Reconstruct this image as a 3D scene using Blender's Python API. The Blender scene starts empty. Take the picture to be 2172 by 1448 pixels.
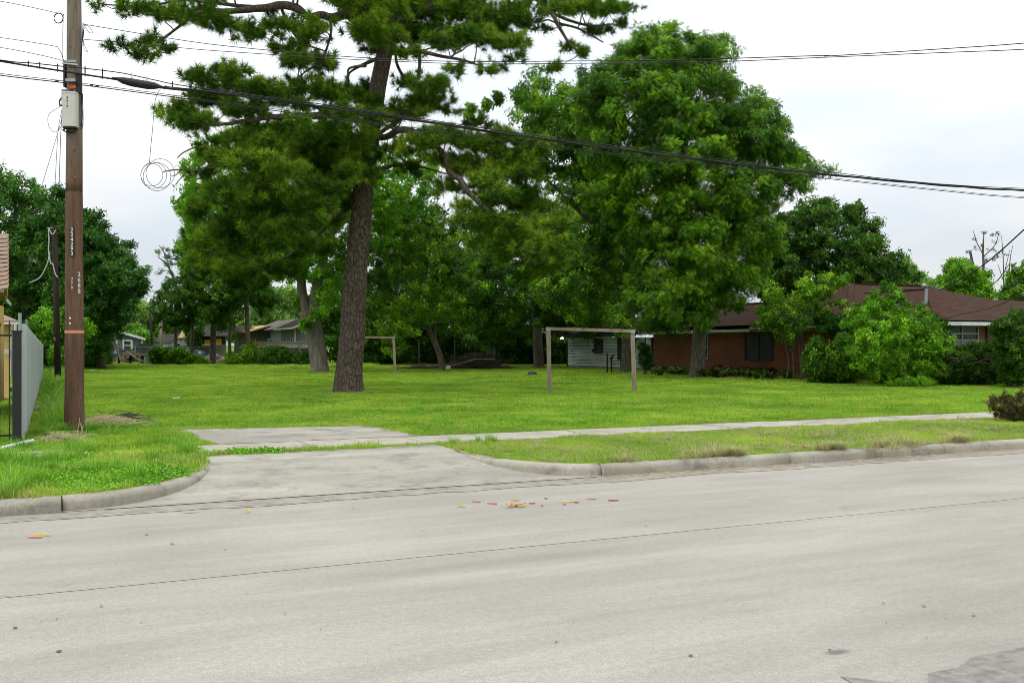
import bpy, math, random
import numpy as np
from mathutils import noise as mnoise, Vector
random.seed(7); rng = np.random.default_rng(11)
sc = bpy.context.scene
COL = sc.collection
# ------------------------------------------------------------------ camera, sky, sun, exposure
F = 2080.0; CX = 1086.0; HY = 730.0; EYE = 1.7; GZ = 0.15
cam_d = bpy.data.cameras.new('camera'); cam_d.sensor_width = 36.0; cam_d.lens = 36.0*F/2172.0
cam_d.shift_y = 6.0/2172.0; cam_d.clip_start = 0.1; cam_d.clip_end = 4000
cam = bpy.data.objects.new('camera', cam_d); cam.location = (0, 0, EYE); cam.rotation_euler = (math.pi/2, 0, 0)
COL.objects.link(cam); sc.camera = cam
SUN_EL, SUN_AZ = 62.0, 215.0      # azimuth clockwise from +Y: from behind the camera, a little left
w = bpy.data.worlds.new('World'); sc.world = w; w.use_nodes = True
nt = w.node_tree; nt.nodes.clear()
def nn(t, tp, **kw):
    n = t.nodes.new(tp)
    for k, v in kw.items(): setattr(n, k, v)
    return n
def lk(t, a, b): t.links.new(a, b)
out = nn(nt, 'ShaderNodeOutputWorld'); bg = nn(nt, 'ShaderNodeBackground')
sky = nn(nt, 'ShaderNodeTexSky', sky_type='NISHITA', sun_disc=False)
sky.sun_elevation = math.radians(SUN_EL); sky.sun_rotation = math.radians(SUN_AZ)
tc = nn(nt, 'ShaderNodeTexCoord'); sep = nn(nt, 'ShaderNodeSeparateXYZ'); lk(nt, tc.outputs['Generated'], sep.inputs[0])
# cloud deck: brightens towards the zenith as an overcast sky does, with soft streaky blue-grey thin places
mp = nn(nt, 'ShaderNodeMapping'); mp.inputs['Scale'].default_value = (1.6, 1.6, 5.5); mp.inputs['Rotation'].default_value = (0.1, 0.25, 0.3)
lk(nt, tc.outputs['Generated'], mp.inputs[0])
n1 = nn(nt, 'ShaderNodeTexNoise'); n1.inputs['Scale'].default_value = 1.7; n1.inputs['Detail'].default_value = 5; n1.inputs['Roughness'].default_value = .45
lk(nt, mp.outputs[0], n1.inputs['Vector'])
cr = nn(nt, 'ShaderNodeValToRGB'); cr.color_ramp.interpolation = 'EASE'
cr.color_ramp.elements[0].position = .36; cr.color_ramp.elements[0].color = (9.0, 9.75, 10.5, 1)
cr.color_ramp.elements[1].position = .58; cr.color_ramp.elements[1].color = (10.9, 11.0, 11.1, 1)
lk(nt, n1.outputs[0], cr.inputs[0])
gm = nn(nt, 'ShaderNodeMapRange'); gm.inputs['From Min'].default_value = 0; gm.inputs['From Max'].default_value = 1
gm.inputs['To Min'].default_value = .60; gm.inputs['To Max'].default_value = 2.2; lk(nt, sep.outputs[2], gm.inputs['Value'])
ml = nn(nt, 'ShaderNodeMix', data_type='RGBA', blend_type='MULTIPLY'); ml.inputs[0].default_value = 1
cmb = nn(nt, 'ShaderNodeCombineColor')
for i in range(3): lk(nt, gm.outputs[0], cmb.inputs[i])
lk(nt, cr.outputs[0], ml.inputs[6]); lk(nt, cmb.outputs[0], ml.inputs[7])
mx = nn(nt, 'ShaderNodeMix', data_type='RGBA'); mx.inputs[0].default_value = .92
lk(nt, sky.outputs[0], mx.inputs[6]); lk(nt, ml.outputs[2], mx.inputs[7]); lk(nt, mx.outputs[2], bg.inputs[0])
w.cycles.sampling_method = 'NONE'; bg.inputs[1].default_value = 0.09; lk(nt, bg.outputs[0], out.inputs[0])
sd = bpy.data.lights.new('sun', 'SUN'); sd.energy = 0.9; sd.angle = math.radians(28); sd.color = (1, .965, .9)
so = bpy.data.objects.new('sun', sd); COL.objects.link(so)
_el, _az = math.radians(SUN_EL), math.radians(SUN_AZ)
_d = Vector((math.sin(_az)*math.cos(_el), math.cos(_az)*math.cos(_el), math.sin(_el)))
so.rotation_euler = _d.to_track_quat('Z', 'Y').to_euler(); so.location = (0, -20, 40)
vs = sc.view_settings; vs.view_transform = 'Standard'; vs.look = 'None'; vs.gamma = 1; vs.use_curve_mapping = False
vs.exposure = 0.32
sc.cycles.max_bounces = 6; sc.cycles.diffuse_bounces = 3; sc.cycles.glossy_bounces = 2
sc.cycles.transmission_bounces = 3; sc.cycles.transparent_max_bounces = 6
sc.cycles.use_adaptive_sampling = False; sc.cycles.sample_clamp_indirect = 4; sc.cycles.pixel_filter_type = 'BLACKMAN_HARRIS'; sc.cycles.filter_width = 0.9; sc.cycles.use_denoising = True; sc.cycles.denoiser = 'OPENIMAGEDENOISE'; sc.cycles.denoising_prefilter = 'ACCURATE'; sc.cycles.denoising_input_passes = 'RGB_ALBEDO_NORMAL'; sc.cycles.use_light_tree = False
# ------------------------------------------------------------------ frames: pixel rays and the street frame
def W(px, py, Y): return np.array(((px-CX)*Y/F, Y, EYE-(py-HY)*Y/F))
def GY(py, z=GZ): return (EYE-z)*F/(py-HY)
def G(px, py, z=GZ):
    Y = GY(py, z); return np.array(((px-CX)*Y/F, Y, z))
_r = np.array((4434.0, 2080.0)); RD = _r/np.linalg.norm(_r); PD = np.array((-RD[1], RD[0]))
RA = math.atan2(RD[1], RD[0])
def S(s, t, z=0.0): return np.array((s*RD[0]+t*PD[0], s*RD[1]+t*PD[1], z))
def ST(x, y): return x*RD[0]+y*RD[1], x*PD[0]+y*PD[1]
# ------------------------------------------------------------------ mesh helpers
ORG = {}
def tag(o, label=None, cat=None, group=None, kind=None):
    if label: o['label'] = label
    if cat: o['category'] = cat
    if group: o['group'] = group
    if kind: o['kind'] = kind
    return o
def empty(name, loc, label=None, cat=None, group=None, kind=None):
    o = bpy.data.objects.new(name, None); o.empty_display_size = .2
    o.location = [float(v) for v in loc]; COL.objects.link(o); ORG[o] = np.array(loc, float)
    return tag(o, label, cat, group, kind)
class Geo:
    def __init__(s): s.v = []; s.n = 0; s.f = []; s.a = []
    def add(s, v, f, var=0.5):
        v = np.asarray(v, float).reshape(-1, 3); f = np.asarray(f, int)
        s.f.append(f+s.n); s.v.append(v); s.n += len(v)
        s.a.append(np.full(len(v), var) if np.isscalar(var) else np.asarray(var, float)); return s
    def box(s, c, sx, sy, sz, rz=0.0, var=.5, rx=0.0, ry=0.0):
        v = np.array([(x, y, z) for z in (-.5, .5) for y in (-.5, .5) for x in (-.5, .5)])*(sx, sy, sz)
        if rx: cc, q = math.cos(rx), math.sin(rx); v = v@np.array([[1, 0, 0], [0, cc, q], [0, -q, cc]])
        if ry: cc, q = math.cos(ry), math.sin(ry); v = v@np.array([[cc, 0, -q], [0, 1, 0], [q, 0, cc]])
        cc, q = math.cos(rz), math.sin(rz); v = v@np.array([[cc, q, 0], [-q, cc, 0], [0, 0, 1]])
        return s.add(v+np.asarray(c, float), [(0, 2, 3, 1), (4, 5, 7, 6), (0, 1, 5, 4), (2, 6, 7, 3), (0, 4, 6, 2), (1, 3, 7, 5)], var)
    def bar(s, a, b, w_, h_, up=(0, 0, 1), var=.5):
        a = np.asarray(a, float); b = np.asarray(b, float); d = b-a; d /= np.linalg.norm(d)
        u = np.asarray(up, float)
        if abs(d@u) > .95: u = np.array((RD[0], RD[1], 0.)) if abs(d[2]) > .9 else np.array((0, 0, 1.))
        x = np.cross(d, u); x /= np.linalg.norm(x); y = np.cross(x, d)
        v = [p+x*i*w_/2+y*j*h_/2 for p in (a, b) for i, j in ((-1, -1), (1, -1), (1, 1), (-1, 1))]
        return s.add(v, [(0, 1, 2, 3), (4, 7, 6, 5), (0, 4, 5, 1), (1, 5, 6, 2), (2, 6, 7, 3), (3, 7, 4, 0)], var)
    def tube(s, pts, rad, n=6, var=.5, cap=True):
        P = np.asarray(pts, float); m = len(P); R = np.full(m, rad) if np.isscalar(rad) else np.asarray(rad, float)
        T = np.gradient(P, axis=0); T /= np.maximum(np.linalg.norm(T, axis=1), 1e-9)[:, None]
        up = np.array((0, 0, 1.)) if abs(T[:, 2]).mean() < .8 else np.array((1., 0, 0))
        X = np.cross(T, up); X /= np.maximum(np.linalg.norm(X, axis=1), 1e-9)[:, None]; Y = np.cross(X, T)
        a = np.arange(n)*2*math.pi/n
        V = P[:, None]+R[:, None, None]*(X[:, None]*np.cos(a)[None, :, None]+Y[:, None]*np.sin(a)[None, :, None])
        i = (np.arange(m-1)*n)[:, None]; j = np.arange(n)[None]; k = (j+1) % n
        q = np.stack([i+j, i+k, i+n+k, i+n+j], -1).reshape(-1, 4)
        s.add(V.reshape(-1, 3), q, var)
        if cap:
            for e in (0, m-1): s.f.append(np.array([[s.n-m*n+e*n+c for c in (range(n) if e else range(n-1, -1, -1))]]))
        return s
    def poly(s, pts, var=.5): return s.add(pts, [list(range(len(pts)))], var)
    def prism(s, pts, d, var=.5):
        p = np.asarray(pts, float); n = len(p); d = np.asarray(d, float)
        s.add(np.vstack([p, p+d]), [(i, (i+1) % n, n+(i+1) % n, n+i) for i in range(n)], var)
        b = s.n-2*n; s.f.append(np.array([[b+i for i in range(n-1, -1, -1)]])); s.f.append(np.array([[b+n+i for i in range(n)]])); return s
    def build(s, name, mat, parent=None, smooth=False, label=None, cat=None, group=None, kind=None, loc=None):
        V = np.vstack(s.v); A = np.concatenate(s.a)
        if parent is not None: org = ORG[parent]
        elif loc is not None: org = np.asarray(loc, float)
        else: org = np.zeros(3)
        V = V-org
        me = bpy.data.meshes.new(name); me.vertices.add(len(V)); me.vertices.foreach_set('co', V.ravel())
        tot = np.concatenate([np.full(len(f), f.shape[1]) for f in s.f]); idx = np.concatenate([f.ravel() for f in s.f])
        me.loops.add(len(idx)); me.loops.foreach_set('vertex_index', idx)
        me.polygons.add(len(tot)); me.polygons.foreach_set('loop_start', np.concatenate([[0], np.cumsum(tot)[:-1]]))
        me.polygons.foreach_set('loop_total', tot)
        me.polygons.foreach_set('use_smooth', np.full(len(tot), bool(smooth)))
        at = me.attributes.new('var', 'FLOAT', 'POINT'); at.data.foreach_set('value', A.astype(np.float32))
        me.update(calc_edges=True); me.materials.append(mat)
        o = bpy.data.objects.new(name, me); COL.objects.link(o)
        if parent is not None: o.parent = parent
        elif loc is not None: o.location = [float(v) for v in loc]
        ORG[o] = org
        return tag(o, label, cat, group, kind)
def inst(src, parent, off):
    c = src.copy(); COL.objects.link(c); c.parent = parent; c.location = [float(v) for v in off]; return c
# ------------------------------------------------------------------ materials
MATS = {}
def ramp(t, fac, stops, interp='LINEAR'):
    r = nn(t, 'ShaderNodeValToRGB'); r.color_ramp.interpolation = interp; e = r.color_ramp.elements
    while len(e) < len(stops): e.new(.5)
    for i, (p, c) in enumerate(stops): e[i].position = p; e[i].color = (c[0], c[1], c[2], 1)
    lk(t, fac, r.inputs[0]); return r.outputs[0]
def mix(t, fac, a, b, mode='MIX'):
    m = nn(t, 'ShaderNodeMix', data_type='RGBA', blend_type=mode)
    for i, v in ((0, fac), (6, a), (7, b)):
        if isinstance(v, (int, float)): m.inputs[i].default_value = v
        elif isinstance(v, tuple): m.inputs[i].default_value = (v[0], v[1], v[2], 1)
        else: lk(t, v, m.inputs[i])
    return m.outputs[2]
def coords(t, scale=(1, 1, 1), street=True):
    g = nn(t, 'ShaderNodeNewGeometry'); p = g.outputs['Position']
    if street:
        v = nn(t, 'ShaderNodeVectorRotate', rotation_type='Z_AXIS'); v.inputs['Angle'].default_value = -RA; lk(t, p, v.inputs['Vector']); p = v.outputs[0]
    if scale != (1, 1, 1):
        m = nn(t, 'ShaderNodeVectorMath', operation='MULTIPLY'); m.inputs[1].default_value = scale; lk(t, p, m.inputs[0]); p = m.outputs[0]
    return p
def noise(t, vec, scale, detail=4, rough=.55):
    n = nn(t, 'ShaderNodeTexNoise'); n.inputs['Scale'].default_value = scale; n.inputs['Detail'].default_value = detail
    n.inputs['Roughness'].default_value = rough; lk(t, vec, n.inputs['Vector']); return n.outputs[0]
def newmat(name, rough=.8, spec=.3):
    m = bpy.data.materials.new(name); m.use_nodes = True; t = m.node_tree; b = t.nodes['Principled BSDF']
    b.inputs['Roughness'].default_value = rough; b.inputs['Specular IOR Level'].default_value = spec
    MATS[name] = m; return m, t, b
def bump(t, b, h, strength, dist=.02):
    n = nn(t, 'ShaderNodeBump'); n.inputs['Strength'].default_value = strength; n.inputs['Distance'].default_value = dist
    lk(t, h, n.inputs['Height']); lk(t, n.outputs[0], b.inputs['Normal'])
def plain(name, c1, c2=None, scale=3.0, stretch=(1, 1, 1), rough=.8, spec=.3, bmp=.2, c3=None, fine=0, metal=0, street=True):
    """two-tone weathered surface: broad noise between c1 and c2, optional stains c3"""
    if name in MATS: return MATS[name]
    m, t, b = newmat(name, rough, spec); c2 = c2 or tuple(x*.75 for x in c1)
    v = coords(t, stretch, street); n = noise(t, v, scale)
    c = ramp(t, n, [(.32, c2), (.66, c1)])
    if c3:
        n2 = noise(t, v, scale*.37, 6, .65); c = mix(t, ramp(t, n2, [(.5, (0, 0, 0)), (.68, (1, 1, 1))]), c, c3)
    if fine:
        n3 = noise(t, v, fine, 2); c = mix(t, .35, c, ramp(t, n3, [(.3, (.25, .25, .25)), (.7, (.8, .8, .8))]), 'OVERLAY')
    at = nn(t, 'ShaderNodeAttribute', attribute_name='var')
    mr = nn(t, 'ShaderNodeMapRange'); mr.inputs['To Min'].default_value = .7; mr.inputs['To Max'].default_value = 1.3; lk(t, at.outputs['Fac'], mr.inputs['Value'])
    cc = nn(t, 'ShaderNodeCombineColor'); [lk(t, mr.outputs[0], cc.inputs[i]) for i in range(3)]
    c = mix(t, 1.0, c, cc.outputs[0], 'MULTIPLY')
    lk(t, c, b.inputs['Base Color']); b.inputs['Metallic'].default_value = metal
    if bmp: bump(t, b, n, bmp)
    return m
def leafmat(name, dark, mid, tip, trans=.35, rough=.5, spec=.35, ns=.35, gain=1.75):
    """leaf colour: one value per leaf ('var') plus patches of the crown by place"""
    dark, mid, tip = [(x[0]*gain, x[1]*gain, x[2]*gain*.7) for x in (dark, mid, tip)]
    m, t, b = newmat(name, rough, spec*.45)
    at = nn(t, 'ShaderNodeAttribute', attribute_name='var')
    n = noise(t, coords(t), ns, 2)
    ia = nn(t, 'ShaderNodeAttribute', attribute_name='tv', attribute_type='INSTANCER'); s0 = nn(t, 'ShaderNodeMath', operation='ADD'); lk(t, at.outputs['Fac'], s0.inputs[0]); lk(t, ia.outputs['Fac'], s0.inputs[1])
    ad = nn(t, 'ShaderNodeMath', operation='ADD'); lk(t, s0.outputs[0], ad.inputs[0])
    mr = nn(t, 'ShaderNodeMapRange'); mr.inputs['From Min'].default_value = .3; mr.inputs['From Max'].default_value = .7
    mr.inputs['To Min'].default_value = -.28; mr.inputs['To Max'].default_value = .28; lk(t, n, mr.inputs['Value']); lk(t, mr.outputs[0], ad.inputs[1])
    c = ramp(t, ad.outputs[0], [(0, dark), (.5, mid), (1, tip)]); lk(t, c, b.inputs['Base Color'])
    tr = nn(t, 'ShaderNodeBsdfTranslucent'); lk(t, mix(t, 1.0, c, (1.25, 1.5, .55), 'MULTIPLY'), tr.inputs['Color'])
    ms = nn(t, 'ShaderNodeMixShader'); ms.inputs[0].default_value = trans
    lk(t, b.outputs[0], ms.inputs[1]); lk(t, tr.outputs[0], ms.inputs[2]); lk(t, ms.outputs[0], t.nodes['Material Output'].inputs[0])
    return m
# ------------------------------------------------------------------ materials of the ground
def concrete(name, light, dark, spots, streak=True, stain=None, bs=.12):
    m, t, b = newmat(name, .9, .2)
    v = coords(t); vs_ = coords(t, (.22, 1.6, 1))
    c = ramp(t, noise(t, vs_ if streak else v, 1.1, 6, .6), [(.3, dark), (.62, light)])
    n2 = noise(t, v, .35, 4); c = mix(t, ramp(t, n2, [(.42, (0, 0, 0)), (.7, (.5, .5, .5))]), c, tuple(x*.86 for x in dark))
    if streak:
        vv = coords(t, (.05, .9, 1)); c = mix(t, ramp(t, noise(t, vv, 1.3, 5, .7), [(.56, (0, 0, 0)), (.68, (.45, .45, .45))]), c, tuple(min(1, x*1.13) for x in light))
    f1 = noise(t, v, 90, 2, .7); c = mix(t, .45, c, ramp(t, f1, [(.25, (.18, .18, .18)), (.5, (.5, .5, .5)), (.8, (.86, .86, .86))]), 'OVERLAY')
    f2 = noise(t, v, 22, 3, .7); c = mix(t, .35, c, ramp(t, f2, [(.25, (.3, .3, .3)), (.75, (.7, .7, .7))]), 'OVERLAY')
    vo = nn(t, 'ShaderNodeTexVoronoi'); vo.inputs['Scale'].default_value = spots; lk(t, coords(t, (.45, 1, 1)), vo.inputs['Vector'])
    sp = ramp(t, vo.outputs['Distance'], [(.0, (1, 1, 1)), (.035, (1, 1, 1)), (.075, (0, 0, 0))])
    sel = nn(t, 'ShaderNodeSeparateColor'); lk(t, vo.outputs['Color'], sel.inputs[0])
    gt = nn(t, 'ShaderNodeMath', operation='GREATER_THAN'); gt.inputs[1].default_value = .62; lk(t, sel.outputs[0], gt.inputs[0])
    mu = nn(t, 'ShaderNodeMath', operation='MULTIPLY'); lk(t, gt.outputs[0], mu.inputs[0]); lk(t, sp, mu.inputs[1])
    c = mix(t, mu.outputs[0], c, (.13, .125, .12))
    st = noise(t, coords(t, (.35, 1, 1)), .8, 7, .68); c = mix(t, ramp(t, st, [(.5, (0, 0, 0)), (.72, (.55, .55, .55))]), c, tuple(x*.72 for x in dark))
    cv = nn(t, 'ShaderNodeTexVoronoi', feature='DISTANCE_TO_EDGE'); cv.inputs['Scale'].default_value = .22
    wv = nn(t, 'ShaderNodeVectorMath', operation='ADD'); wn = nn(t, 'ShaderNodeTexNoise'); wn.inputs['Scale'].default_value = 1.6; wn.inputs['Detail'].default_value = 6; lk(t, v, wn.inputs['Vector']); lk(t, v, wv.inputs[0]); lk(t, wn.outputs[1], wv.inputs[1]); lk(t, wv.outputs[0], cv.inputs['Vector'])
    ck = ramp(t, cv.outputs['Distance'], [(0, (.5, .5, .5)), (.0035, (0, 0, 0))]); gate = ramp(t, noise(t, v, .5, 3), [(.5, (0, 0, 0)), (.6, (1, 1, 1))]); c = mix(t, mix(t, 1.0, ck, gate, 'MULTIPLY'), c, tuple(x*.55 for x in dark))
    if stain: c = mix(t, ramp(t, noise(t, v, 1.9, 6, .7), [(.5, (0, 0, 0)), (.66, (.8, .8, .8))]), c, stain)
    lk(t, c, b.inputs['Base Color']); bump(t, b, f1, bs, .01); return m
M_road = concrete('road_concrete', (.32, .302, .262), (.245, .232, .202), 1.5)
M_drive = concrete('driveway_concrete', (.335, .316, .265), (.225, .213, .178), 3.0, stain=(.165, .155, .128), bs=.25)
M_walk = concrete('sidewalk_concrete', (.37, .345, .29), (.29, .268, .222), 3.0, streak=False, stain=(.2, .18, .14))
M_kerb = concrete('kerb_concrete', (.34, .315, .255), (.235, .218, .172), 4.0, streak=False, stain=(.12, .115, .095), bs=.3)
M_gutter = plain('gutter_dirt', (.26, .235, .195), (.165, .148, .125), 7, rough=.95, bmp=.3, c3=(.29, .265, .22), fine=120)
M_asph = plain('wet_aggregate', (.21, .195, .17), (.12, .11, .098), 14, rough=.6, bmp=.4, c3=(.2, .185, .16), fine=150)
M_dark = plain('joint_dirt', (.13, .12, .105), rough=1, bmp=0)
def lawn_colour(t):
    v = coords(t)
    a = noise(t, v, .55, 5, .6); c = ramp(t, a, [(.30, (.092, .20, .014)), (.5, (.18, .30, .025)), (.70, (.29, .385, .050))])
    b2 = noise(t, coords(t, (.8, 1.3, 1)), 1.1, 6, .7); c = mix(t, ramp(t, b2, [(.55, (0, 0, 0)), (.70, (.6, .6, .6))]), c, (.33, .33, .12))
    b3 = noise(t, v, .21, 3); c = mix(t, ramp(t, b3, [(.52, (0, 0, 0)), (.68, (.55, .55, .55))]), c, (.095, .185, .020))
    return c, v
m_, t_, b_ = newmat('lawn_soil', .95, .1)
c_, v_ = lawn_colour(t_); f_ = noise(t_, v_, 38, 3, .75)
c_ = mix(t_, .75, c_, ramp(t_, f_, [(.25, (.22, .22, .2)), (.75, (.66, .68, .6))]), 'OVERLAY')
c_ = mix(t_, ramp(t_, noise(t_, v_, 3.1, 5, .7), [(.60, (0, 0, 0)), (.75, (.6, .6, .6))]), c_, (.13, .11, .055)); c_ = mix(t_, 1.0, c_, (.84, .78, .85), 'MULTIPLY')
lk(t_, c_, b_.inputs['Base Color']); bump(t_, b_, f_, .6, .03); M_lawn = m_
def grassmat(name, mul, dry=0.0, trans=.35):
    m, t, b = newmat(name, .7, .08); c, v = lawn_colour(t)
    c = mix(t, 1.0, c, mul, 'MULTIPLY')
    at = nn(t, 'ShaderNodeAttribute', attribute_name='var')
    c = mix(t, ramp(t, at.outputs['Fac'], [(.66, (0, 0, 0)), (.85, (1, 1, 1))]), c, (.42, .38, .17))
    c = mix(t, ramp(t, at.outputs['Fac'], [(.12, (.75, .75, .75)), (.38, (0, 0, 0))]), c, (.045, .11, .008))
    if dry: c = mix(t, dry, c, (.42, .36, .20))
    lk(t, c, b.inputs['Base Color']); tr = nn(t, 'ShaderNodeBsdfTranslucent'); lk(t, c, tr.inputs['Color'])
    ms = nn(t, 'ShaderNodeMixShader'); ms.inputs[0].default_value = trans
    lk(t, b.outputs[0], ms.inputs[1]); lk(t, tr.outputs[0], ms.inputs[2]); lk(t, ms.outputs[0], t.nodes['Material Output'].inputs[0]); return m
M_grass = grassmat('grass_blade', (1.5, 1.52, 1.15)); M_lush = grassmat('lush_blade', (.95, 1.35, 1.0)); M_dry = grassmat('dry_blade', (1, 1, 1), .75, .2)
M_straw = plain('straw', (.50, .42, .25), (.33, .26, .14), 30, rough=.8, bmp=0)
M_weed = leafmat('weed_leaf', (.045, .12, .012), (.09, .21, .02), (.17, .30, .04), .3, ns=1.5)
# ------------------------------------------------------------------ ground layout in the street frame (s along the kerb, t away from it)
KT = 10.9
def kl(a): return .1+1.85*math.sin(a*math.pi/2), KT+.05+3.05*(1-math.cos(a*math.pi/2))
def kr(a): return 6.42-1.17*math.sin(a*math.pi/2), KT+.08+2.2*(1-math.cos(a*math.pi/2))
def az(t): # height of the driveway apron
    u = min(1, max(0, (t-KT)/2.9)); return .008+(GZ+.002)*u*u*(3-2*u)
# road: two slabs with a narrow dirt-filled joint between them
g = Geo()
for t0, t1 in ((-3.2, 7.405), (7.418, KT+.2)):
    g.poly([S(-150, t0, 0), S(150, t0, 0), S(150, t1, 0), S(-150, t1, 0)])
road = g.build('road', M_road, kind='structure'); tag(road, 'pale grey concrete street with a long joint')
Geo().poly([S(-150, 7.38, -.006), S(150, 7.38, -.006), S(150, 7.44, -.006), S(-150, 7.44, -.006)]).build('road_joint', M_dark, road)
# ground base far below everything, out to the horizon
Geo().poly([(-2500, -800, -.12), (2500, -800, -.12), (2500, 3200, -.12), (-2500, 3200, -.12)]).build('ground', M_lawn, kind='structure')
NB = 24
lc = [kl(i/NB) for i in range(NB+1)]; rc = [kr(i/NB) for i in range(NB+1)]
g = Geo(); TT = 14.0
g.poly([S(-150, TT, GZ), S(150, TT, GZ), S(150, 60, GZ), S(-150, 60, GZ)])
g.poly([S(-400, 60, GZ), S(400, 60, GZ), S(900, 1500, GZ), S(-900, 1500, GZ)])
g.poly([S(-150, KT+.12, GZ)]+[S(s-.06, t+.1, GZ) for s, t in lc[:-1]]+[S(lc[-1][0]-.06, TT, GZ), S(-150, TT, GZ)])
g.poly([S(lc[-1][0]-.1, TT-.001, GZ)]+[S(-150, TT-.001, GZ)]+[S(-150, TT, GZ), S(2.0, TT, GZ)]) if 0 else None
g.poly([S(150, KT+.12, GZ), S(150, TT, GZ), S(rc[-1][0]+.06, TT, GZ)]+[S(s+.06, t+.1, GZ) for s, t in rc[::-1]])
g.build('lawn', M_lawn, kind='structure', label='wide mown lawn behind the sidewalk')
Geo().poly([S(-150, -120, .02), S(150, -120, .02), S(150, -3.2, .02), S(-150, -3.2, .02)]).build('near_verge', M_lawn, kind='structure')
# driveway
drive = empty('driveway', S(3.6, 14, GZ), kind='structure')
g = Geo(); NU, NV = 22, 10; vv = []
for i in range(NU+1):
    t = KT+.0+(14.15-KT)*i/NU
    def edge(c, side):
        if t <= c[0][1]: return c[0][0]+(-.35 if side < 0 else .35)
        for (s0, t0), (s1, t1) in zip(c, c[1:]):
            if t0 <= t <= t1: return s0+(s1-s0)*(t-t0)/max(1e-6, t1-t0)
        return c[-1][0]
    a, b = edge(lc, -1)-.1, edge(rc, 1)+.1
    for j in range(NV+1):
        vv.append(S(a+(b-a)*j/NV, t, az(t)))
q = [(i*(NV+1)+j, i*(NV+1)+j+1, (i+1)*(NV+1)+j+1, (i+1)*(NV+1)+j) for i in range(NU) for j in range(NV)]
Geo().add(vv, q).build('apron_slab', M_drive, drive)
def irregular(pts, amp, z, seed, th=None):
    """polygon in (s,t) with a wandering edge"""
    r = random.Random(seed); o = []
    for (s0, t0), (s1, t1) in zip(pts, pts[1:]+pts[:1]):
        L = math.hypot(s1-s0, t1-t0); n = max(1, int(L/.18))
        for k in range(n):
            u = k/n; nv = mnoise.noise(Vector((s0+(s1-s0)*u*1.0+seed*7.3, t0+(t1-t0)*u, 0))*2.3)+.5*mnoise.noise(Vector((s0+(s1-s0)*u, t0+(t1-t0)*u, seed))*7)
            nx, ny = (t1-t0)/L, -(s1-s0)/L
            o.append(S(s0+(s1-s0)*u+nx*nv*amp, t0+(t1-t0)*u+ny*nv*amp, z))
    return o
Geo().prism(irregular([(2.35, 15.62), (5.6, 15.62), (5.55, 17.2), (5.35, 18.0), (3.4, 18.35), (2.0, 18.7), (1.9, 17.6)], .1, GZ-.05, 3), (0, 0, .062)).build('inner_slab', M_drive, drive)
# sidewalk of separate slabs
walk = empty('sidewalk', S(8, 15, GZ), kind='structure')
def slab(s0, s1, t0, t1, z=0, sd=0):
    Geo().prism([S(s0, t0, GZ-.05), S(s1, t0, GZ-.05), S(s1, t1, GZ-.05), S(s0, t1, GZ-.05)], (0, 0, .058+z), var=random.uniform(.4, .6)).build('paving_slab', M_walk, walk)
slab(1.9, 3.55, 14.42, 15.56); slab(3.57, 5.25, 14.42, 15.56, .004)
s_ = 5.27
while s_ < 30:
    slab(s_, s_+1.51, 14.45+random.uniform(-.02, .02), 15.58+random.uniform(-.03, .03), random.uniform(-.002, .008)); s_ += 1.53
for s0 in (-.95, -2.48, -4.0): slab(s0, s0+1.4, 15.0, 15.75, .01)
# kerb: rounded profile swept along the path
PROF = [(.0, -.08), (-.0, .085), (-.02, .125), (-.055, .140), (-.10, .152), (-.15, .152), (-.15, -.08)]  # (offset towards the road +, z)
kerb = empty('kerb', S(0, KT, 0), kind='structure')
def sweep(path, name='kerb_stone', taper=None):
    P = np.array(path); T = np.gradient(P, axis=0); T /= np.linalg.norm(T, axis=1)[:, None]
    N = np.stack([T[:, 1], -T[:, 0]], 1)   # right of travel
    g = Geo(); V = []
    for i, (p, n) in enumerate(zip(P, N)):
        for o, z in PROF:
            wob = .006*mnoise.noise(Vector((p[0]*3, p[1]*3, o*20)))
            zz = z+wob
            if taper: zz = z*taper(i/(len(P)-1))
            q_ = p+n*(o+.0+wob); V.append(S(q_[0], q_[1], zz))
    m = len(PROF); F_ = [(i*m+j, (i+1)*m+j, (i+1)*m+j+1, i*m+j+1) for i in range(len(P)-1) for j in range(m-1)]
    g.add(V, F_); g.f.append(np.array([[j for j in range(m)]])); g.f.append(np.array([[(len(P)-1)*m+j for j in range(m-1, -1, -1)]]))
    o = g.build(name, M_kerb, kerb, smooth=True); return o
xs = list(np.arange(-24.0, .07, 3.0))
def line(a, b, t=KT): return [(a+(b-a)*k/8, t+.012*math.sin(a+k)) for k in range(9)]
for a in np.arange(-23.9, -.1, 3.0): sweep(line(a, a+2.985))
sweep([(s, t) for s, t in lc])
sweep([(s, t) for s, t in rc[::-1]])
for k, a in enumerate(np.arange(6.44, 40, 3.05)): sweep(line(a, a+3.03))
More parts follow.
